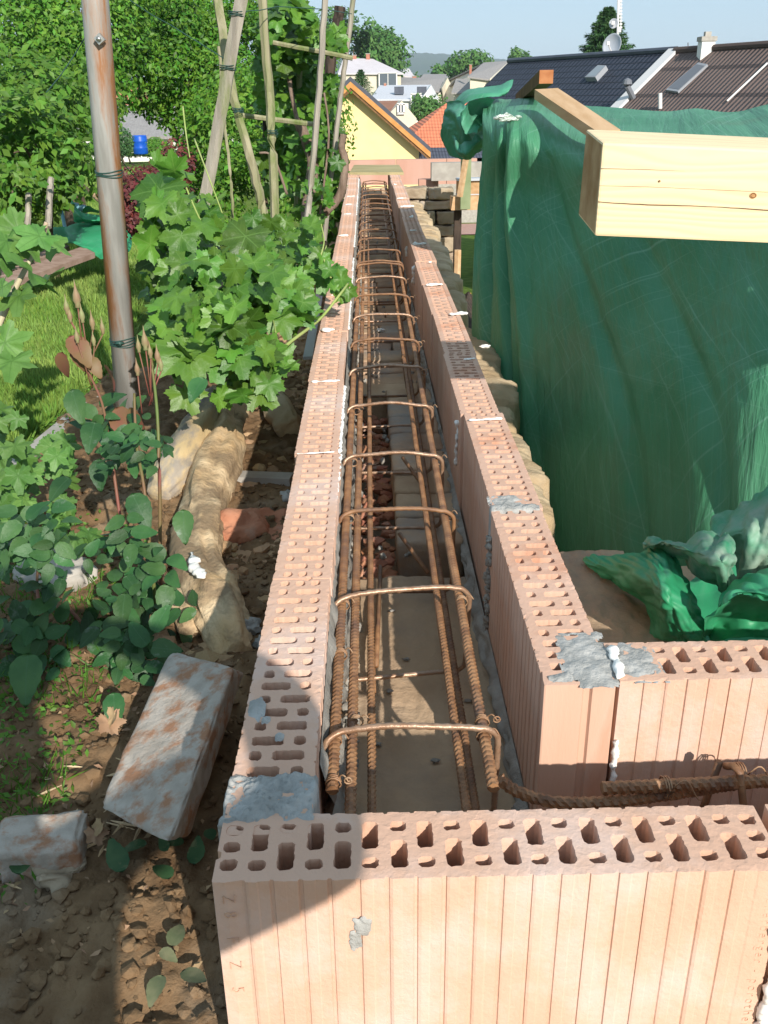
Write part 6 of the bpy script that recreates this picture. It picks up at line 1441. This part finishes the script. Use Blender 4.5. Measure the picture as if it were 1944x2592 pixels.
t2, Q2 = ridgehouse('house', 'house with broad brown corrugated roof and white chimney at the right', c2, d2, U, .80, 2.6, 2.6, 'darkroof', -4, ((.135, .095, .082), (.07, .05, .045)), (5, 90))
def on_roof(Q, x, y): # intersect pixel ray with roof plane
    a, b, c, d = Q; n = (b-a).cross(c-a).normalized(); r = ray(x, y); o = Vector((0, 0, H)); k = (a-o).dot(n)/r.dot(n); return o+r*k, (n if n.z > 0 else -n)
M['pane_grey'] = mat('skylight_pane', (.26, .29, .31), None, rough=.35)
M['frame_grey'] = mat('skylight_frame', (.30, .31, .33), None)
def skylight(t, Q, pix, m1, lift=.06, name='skylight'):
    ps = []
    for x, y in pix: p, n = on_roof(Q, x, y); ps.append(p)
    mb = MB(); mb.hexa([p+n*.002 for p in ps]+[p+n*lift for p in ps]); f = mb.build(name, M['frame_grey'], t)
    c = sum(ps, Vector())/4; mb = MB(); mb.add([c+(p-c)*.86+n*(lift+.004) for p in ps], [(0, 1, 2, 3)]); mb.build('pane', M[m1], f); return f
skylight(t1, Q, [(1268, 176), (1291, 176), (1314, 151), (1296, 150)], 'pane_grey', .10)
a = c2+Vector((0, 0, .06))-rd*.05; b = a+Vector((U.x*2.6, U.y*2.6, -.80*2.6)); mb = MB(); w1 = rd*.13; h1 = Vector((0, 0, .22))
mb.hexa([a-w1-h1, b-w1-h1, b+w1-h1, a+w1-h1, a-w1, b-w1, b+w1, a+w1]); mb.build('verge', M['verge'], t2)
skylight(t2, Q2, [(1440, 198), (1466, 202), (1530, 143), (1510, 139)], 'tar', .04)
mb = MB(); pa, n = on_roof(Q2, 1659, 140); pb, n = on_roof(Q2, 1572, 222); mb.tube([pa+n*.03, pb+n*.03], .016, 6); mb.build('lightning_strip', M['verge'], t2)
for x0, y0, y1, w_, m_, nm in ((1527, 87, 112, 28, 'white', 'chimney'),):
    p, n = on_roof(Q2, x0, y1); Yc = p.y; a = P(x0, y0, Y=Yc); ww = w_/VM(Yc); mb = MB(); mb.box((a.x, Yc, (a.z+p.z)/2-.3), (ww, ww, a.z-p.z+.6)); ch = mb.build('chimney', M[m_], t2)
    mb = MB(); mb.box((a.x, Yc, a.z+.02), (ww*1.18, ww*1.18, .07)); mb.box((a.x, Yc, a.z+.09), (ww*.45, ww*.45, .08)); mb.build('chimney_cap', M['concrete'], ch)
mb = MB(); p, n = on_roof(Q2, 1368, 212); mb.tube([p, p+n*.25], .05, 8); mb.lathe([(.03, 0), (.09, .03), (.07, .10), (.01, .13)], p+n*.25, 10); mb.build('roof_vent', M['tar'], t2)
mb = MB(); p, n = on_roof(Q2, 1426, 235); mb.tube([p, P(1426, 201, Y=p.y)], .035, 8); mb.build('vent_pipe', M['verge'], t2)
mb = MB(); p = P(1487, 120, Y=21.5); mb.tube([p, P(1486, 92, Y=21.5)], .012, 5); mb.build('aerial', M['tar'], t2)
# mast with dishes
MS = thing('antenna_mast', 'thin antenna mast with two satellite dishes in front of the spruce', 'antenna', P(1334, 126, Y=23.5))
a, b = P(1332, 150, Y=23.5), P(1337, -40, Y=23.5); mb = MB(); mb.tube([a, b], .028, 8); mb.build('pole', M['verge'], MS, smooth=True)
mb = MB()
for i in range(9): p = P(1341, 3+i*7, Y=23.5); mb.box(p, (.06, .03, .03))
mb.tube([P(1341, -20, Y=23.5), P(1341, 62, Y=23.5)], .012, 5); mb.box(P(1338, 64, Y=23.5), (.07, .06, .11)); mb.build('antenna', M['verge'], MS)
def dish(c, r, ax):
    prof = [(.02*r, -.0)]+[(r*k/8, .28*r*(k/8)**2) for k in range(1, 9)]+[(r*1.02, .27*r), (r*.5, .03*r), (.02*r, -.04*r)]
    mb = MB(); mb.lathe(prof, c, 24, 0, Vector(ax)); o = mb.build('dish', M['metal_grey'], MS, smooth=True)
    mb = MB(); A = Vector(ax).normalized(); mb.tube([Vector(c)+Vector((0, 0, -r*.8)), Vector(c)+A*r*.9], .015, 5); mb.box(Vector(c)+A*r*.9, (.07, .07, .07)); mb.build('feed_arm', M['verge'], MS)
dish(P(1325, 99, Y=23.2), .24, (-.85, -.75, .25)); dish(P(1326, 51, Y=23.2), .10, (-.5, -.9, .1))
mb = MB(); mb.tube([P(1300, 122, Y=23.4), P(1312, 108, Y=23.4), P(1318, 108, Y=23.3)], .03, 6); mb.tube([P(1312, 120, Y=23.4), P(1334, 112, Y=23.4)], .025, 6); mb.build('bracket', M['verge'], MS)
# far small aerials
for i, (x, y0, y1, Y) in enumerate(((1243-0, 60, 60, 0),)): pass
# spruces
def spruce_tree(vx, vtop, vbot, Y, wv, label, n=9000, m='leafDk'):
    top, bot = P(vx, vtop, Y=Y), P(vx, vbot, Y=Y); hh = top.z-bot.z; W = wv/VM(Y)/2
    t = thing('spruce_tree', label, 'spruce', (bot.x, Y, bot.z-6)); mb = MB(); mb.tube([(bot.x, Y, bot.z-6), top], [.25, .03], 8); mb.build('trunk', M['trunk'], t)
    pos = []; tp = []; nl = 15
    for l in range(nl):
        u = (l+.5)/nl; z = bot.z+hh*u; r = W*(1-u)**.75*(1+.15*math.sin(l*2.1)); k = max(5, int(15*(1-u))+4); ph = l*1.3
        for b_ in range(k):
            th = ph+2*math.pi*b_/k+random.uniform(-.2, .2); L_ = r*random.uniform(.75, 1.1); m_ = int(n/nl/k)
            for q in range(m_):
                s = random.random()**.8; side = random.gauss(0, .13*L_*(1.1-s)); dz = -.16*L_*s+.10*L_*s*s*2-abs(random.gauss(0, .07*hh/nl*3))
                pos.append((bot.x+math.cos(th)*L_*s-math.sin(th)*side, Y+math.sin(th)*L_*s+math.cos(th)*side, z+dz)); tp.append((math.cos(th)+random.gauss(0, .5), math.sin(th)+random.gauss(0, .5), -.5+random.gauss(0, .3)))
    k = len(pos); tv = T_OV[0].copy(); tv[:, 0] *= .55
    leaves('crown', (tv, T_OV[1]), pos, np.array((0, -.3, 1))+.5*rng.normal(size=(k, 3)), tp, .30*W/2.2*(.6+.7*rng.random(k)), M[m], t)
spruce_tree(1307, 15, 134, 42, 128, 'tall dark spruce rising behind the graphite roof and the mast', 22000)
spruce_tree(780, 150, 205, 60, 62, 'small conifer in front of the cream villa beside the yellow gable', 5000)
def far_tree(lobes, n, s, label, m='leafFar', base=None): return tree('deciduous_tree', label, 'tree', lobes, n, s, M[m], 'far trees among the houses', .06, .25, .25, base, .5)
far_tree([lob(740, 95, 110, 4.5, 4, 3.6), lob(765, 100, 112, 2.6, 3, 2.6)], 5200, .55, 'round tree behind the rightmost thin stake')
far_tree([lob(815, 108, 115, 2.6, 3, 2.6), lob(835, 122, 114, 3, 3, 2.4), lob(795, 128, 118, 3, 3, 2), lob(852, 138, 118, 1.8, 2, 1.8)], 5600, .5, 'pair-crowned tree above the cream villa roof')
far_tree([lob(940, 222, 62, 1.5, 1.5, .8), lob(925, 238, 61, 1.1, 1.2, .7), lob(958, 215, 63, 1.1, 1.2, .7)], 3600, .24, 'bushy tree between the white house and the orange roof')
far_tree([lob(1018, 143, 125, 3.2, 3, 1.8), lob(1005, 155, 126, 2.2, 2, 1.4)], 2600, .5, 'tree left of the grey roof with pale verge')
far_tree([lob(935, 162, 170, 4, 3, 1.6), lob(960, 160, 172, 3, 3, 1.4)], 1600, .7, 'low distant tree line below the hill')
far_tree([lob(1113, 124, 130, .8, 1, 1.3), lob(1122, 130, 131, .6, 1, .8), lob(1134, 127, 131, .7, 1, .9)], 900, .4, 'small twin tree tops on the ridge of the graphite roof')
# house seen through the tree at left
roofhouse('house', 'pale house with grey pink roof glimpsed through the trees at left', (180, 225), (420, 230), (150, 292), (460, 296), 46, 52, 'white', 'greyroof', base=-5)
mb = MB(); q = P(258, 215, Y=55); mb.box((q.x, 57, q.z), (1.6, 3, 1.6)); tag(mb.build('house_wall', M['brick_red']), 'patch of orange brick building glimpsed right of the pipe through leaves', 'building')
# fence behind yellow wall foot at left
mb = MB()
for i in range(5): 
    a = P(706, 396+9*i, Y=14); b = P(728, 396+9*i, Y=14); mb.box(((a.x+b.x)/2, 14, a.z), (b.x-a.x, .03, .035))
pst = P(718, 390, Y=14.05); mb.box((pst.x, 14.05, pst.z-.4), (.05, .03, 1.0)); tag(mb.build('fence', M['wood_dk']), 'bit of brown slatted fence in front of the yellow wall foot', 'fence')

mb = MB(); mb.box((4, 34.6, gz(4, 34)+.35), (12, .3, 1.0)); tag(mb.build('garden_wall', M['concrete']), 'low grey wall beyond the pink paving, seen in the gap beside the tarpaulin', 'garden wall')
# ------------------------------------------------------------------ photographer kneeling behind the camera (outside the picture, throws the shadow at lower left)
def skinned(name, chains, mats, parent, sub=2, fmat=None):
    """chains: lists of (point, radius); equal points are welded"""
    vs = []; rad = []; ed = []; idx = {}
    for ch in chains:
        pr_ = None
        for p, r in ch:
            k = tuple(round(c, 4) for c in p)
            if k not in idx: idx[k] = len(vs); vs.append(p); rad.append(r)
            if pr_ is not None and pr_ != idx[k]: ed.append((pr_, idx[k]))
            pr_ = idx[k]
    me = bpy.data.meshes.new(name+'_cage'); me.from_pydata(vs, ed, []); o = bpy.data.objects.new(name, me); col.objects.link(o)
    md = o.modifiers.new('s', 'SKIN'); md.use_smooth_shade = True
    for i, v in enumerate(me.skin_vertices[0].data):
        v.radius = rad[i] if isinstance(rad[i], tuple) else (rad[i], rad[i]); v.use_root = i == 0
    ss = o.modifiers.new('u', 'SUBSURF'); ss.levels = sub; ss.render_levels = sub
    bpy.context.view_layer.update()
    m2 = bpy.data.meshes.new_from_object(o.evaluated_get(bpy.context.evaluated_depsgraph_get())); bpy.data.objects.remove(o)
    m2.materials.clear()
    for m in mats: m2.materials.append(m)
    if fmat:
        for p in m2.polygons: p.material_index = fmat(p.center)
    m2.polygons.foreach_set('use_smooth', [True]*len(m2.polygons))
    return link(name, m2, parent)
def photographer():
    base = Vector((-.08, -.62, -.31)); t = thing('person', 'person kneeling in dark shirt behind the near block row, holding a compact camera', 'person', base)
    hip = (.0, -.68, .10); ch = (.0, -.48, .36); nk = (-.0, -.34, .52)
    ls = (-.14, -.44, .45); rs_ = (.115, -.42, .47)
    body = [[(hip, .15), ((.015, -.60, .24), .135), (ch, (.16, .12)), ((.012, -.41, .46), .09), (nk, .055), ((-.015, -.27, .60), .06)],
            [(ch, (.16, .12)), (rs_, .052), ((.21, -.33, .50), .054), ((.285, -.24, .512), .052), ((.262, -.13, .562), .050), ((.18, -.10, .585), .040), ((.075, -.075, .60), .026)],
            [(ch, (.16, .12)), (ls, .062), ((-.36, -.22, .42), .045), ((-.21, -.12, .52), .036), ((-.075, -.075, .60), .026)],
            [(hip, .15), ((.04, -.60, .05), .10), ((.10, -.36, -.20), .065), ((.10, -.62, -.24), .055), ((.10, -.88, -.26), .04), ((.10, -.98, -.27), .035)],
            [(hip, .15), ((-.18, -.60, .05), .10), ((-.24, -.36, -.20), .065), ((-.24, -.62, -.24), .055), ((-.24, -.88, -.26), .04), ((-.24, -.98, -.27), .035)]]
    def fm(c):
        if c.z > .49 and abs(c.x+.02) < .09 and c.y > -.36: return 2
        if abs(c.x) < .12 and c.y > -.13: return 2
        return 0 if c.z > .10 else 1
    skinned('body', body, [M['cloth'], mat('faded_trousers', (.10, .12, .16), (.14, .16, .20), 20, .9), M['skin']], t, 2, fm)
    # head with face
    C = Vector((-.01, -.215, .665)); mb = MB(); vs, fs = ICO[4]; out = []
    for v in vs:
        x, y, z = v; q = Vector((x*.076, y*.095, z*.115))
        if y > .2:
            q.x *= 1-.18*max(0, -z); q.y += .018*math.exp(-((x/.16)**2+((z+.05)/.22)**2))*1.2 - .010*sum(math.exp(-(((x-e)/.16)**2+((z-.12)/.10)**2)) for e in (-.42, .42)) + .005*math.exp(-((x/.3)**2+((z+.52)/.07)**2)) - .004*math.exp(-((x/.32)**2+((z+.45)/.03)**2))
        if z < -.4: q.x *= .86
        out.append(C+q)
    mb.add(out, fs)
    for sx in (-1, 1): mb.blob(C+Vector((.078*sx, -.01, 0)), (.010, .018, .028), 2, .15)
    hd = mb.build('head', M['skin'], t, smooth=True)
    for sx in (-1, 1):
        mb = MB(); mb.blob(C+Vector((.030*sx, .083, .014)), (.011, .008, .008), 2, 0); mb.build('eye', M['foam'], hd, smooth=True)
    mb = MB(); out = []
    vv = [(i, Vector(v)) for i, v in enumerate(vs)]; keep = {i for i, v in vv if v.z > .25 or (v.y < -.05 and v.z > -.45)}
    mp = {k: n for n, k in enumerate(sorted(keep))}
    mb.add([C+Vector((vs[k][0]*.083, vs[k][1]*.102-.003, vs[k][2]*.123+.003))*(1+.02*noise.noise(Vector(vs[k])*9)) if False else C+Vector((vs[k][0]*.083, vs[k][1]*.102-.003, vs[k][2]*.123+.003)) for k in sorted(keep)], [tuple(mp[i] for i in f) for f in fs if all(i in mp for i in f)])
    mb.build('hair', M['hair'], hd, smooth=True)
    for sx in (-1, 1):
        W = Vector((.075*sx, -.075, .60)); ch_ = [[(tuple(W), .022), (tuple(W+Vector((-.012*sx, .018, .005))), (.024, .014))]]
        root = tuple(W+Vector((-.012*sx, .018, .005)))
        for k in range(4):
            z = .024-.015*k; L_ = (.9, 1, .95, .78)[k]
            a = W+Vector((-.006*sx, .030, z*.9)); b = a+Vector((-.012*sx, .010, 0))*L_; c = b+Vector((-.018*sx, -.002, -.001))*L_; d = c+Vector((-.014*sx, -.006, -.001))*L_
            ch_.append([(root, (.024, .014)), (tuple(a), .0085), (tuple(b), .008), (tuple(c), .0075), (tuple(d), .0065)])
        ch_.append([(root, (.024, .014)), (tuple(W+Vector((-.016*sx, .0, -.022))), .0095), (tuple(W+Vector((-.032*sx, -.002, -.028))), .0085), (tuple(W+Vector((-.046*sx, .002, -.026))), .007)])
        skinned('hand', ch_, [M['skin']], t, 1)
    mb = MB(); mb.box((0, -.066, .607), (.095, .028, .058), None, 0, .001)
    tag(mb.build('camera_body', M['metal_grey']), 'compact grey camera held up in front of the kneeling person', 'camera')
photographer()

# ------------------------------------------------------------------ haze
mb = MB(); mb.box((0, 3020, 42), (7400, 6200, 108)); hz = mb.build('haze', bpy.data.materials.new('haze_air')); tag(hz, kind='stuff')
hm = hz.data.materials[0]; hm.use_nodes = True; hm.node_tree.nodes.remove(hm.node_tree.nodes['Principled BSDF'])
hv = hm.node_tree.nodes.new('ShaderNodeVolumePrincipled'); hv.inputs['Density'].default_value = .00028; hv.inputs['Color'].default_value = (.78, .88, 1, 1)
hm.node_tree.links.new(hv.outputs[0], hm.node_tree.nodes['Material Output'].inputs['Volume'])
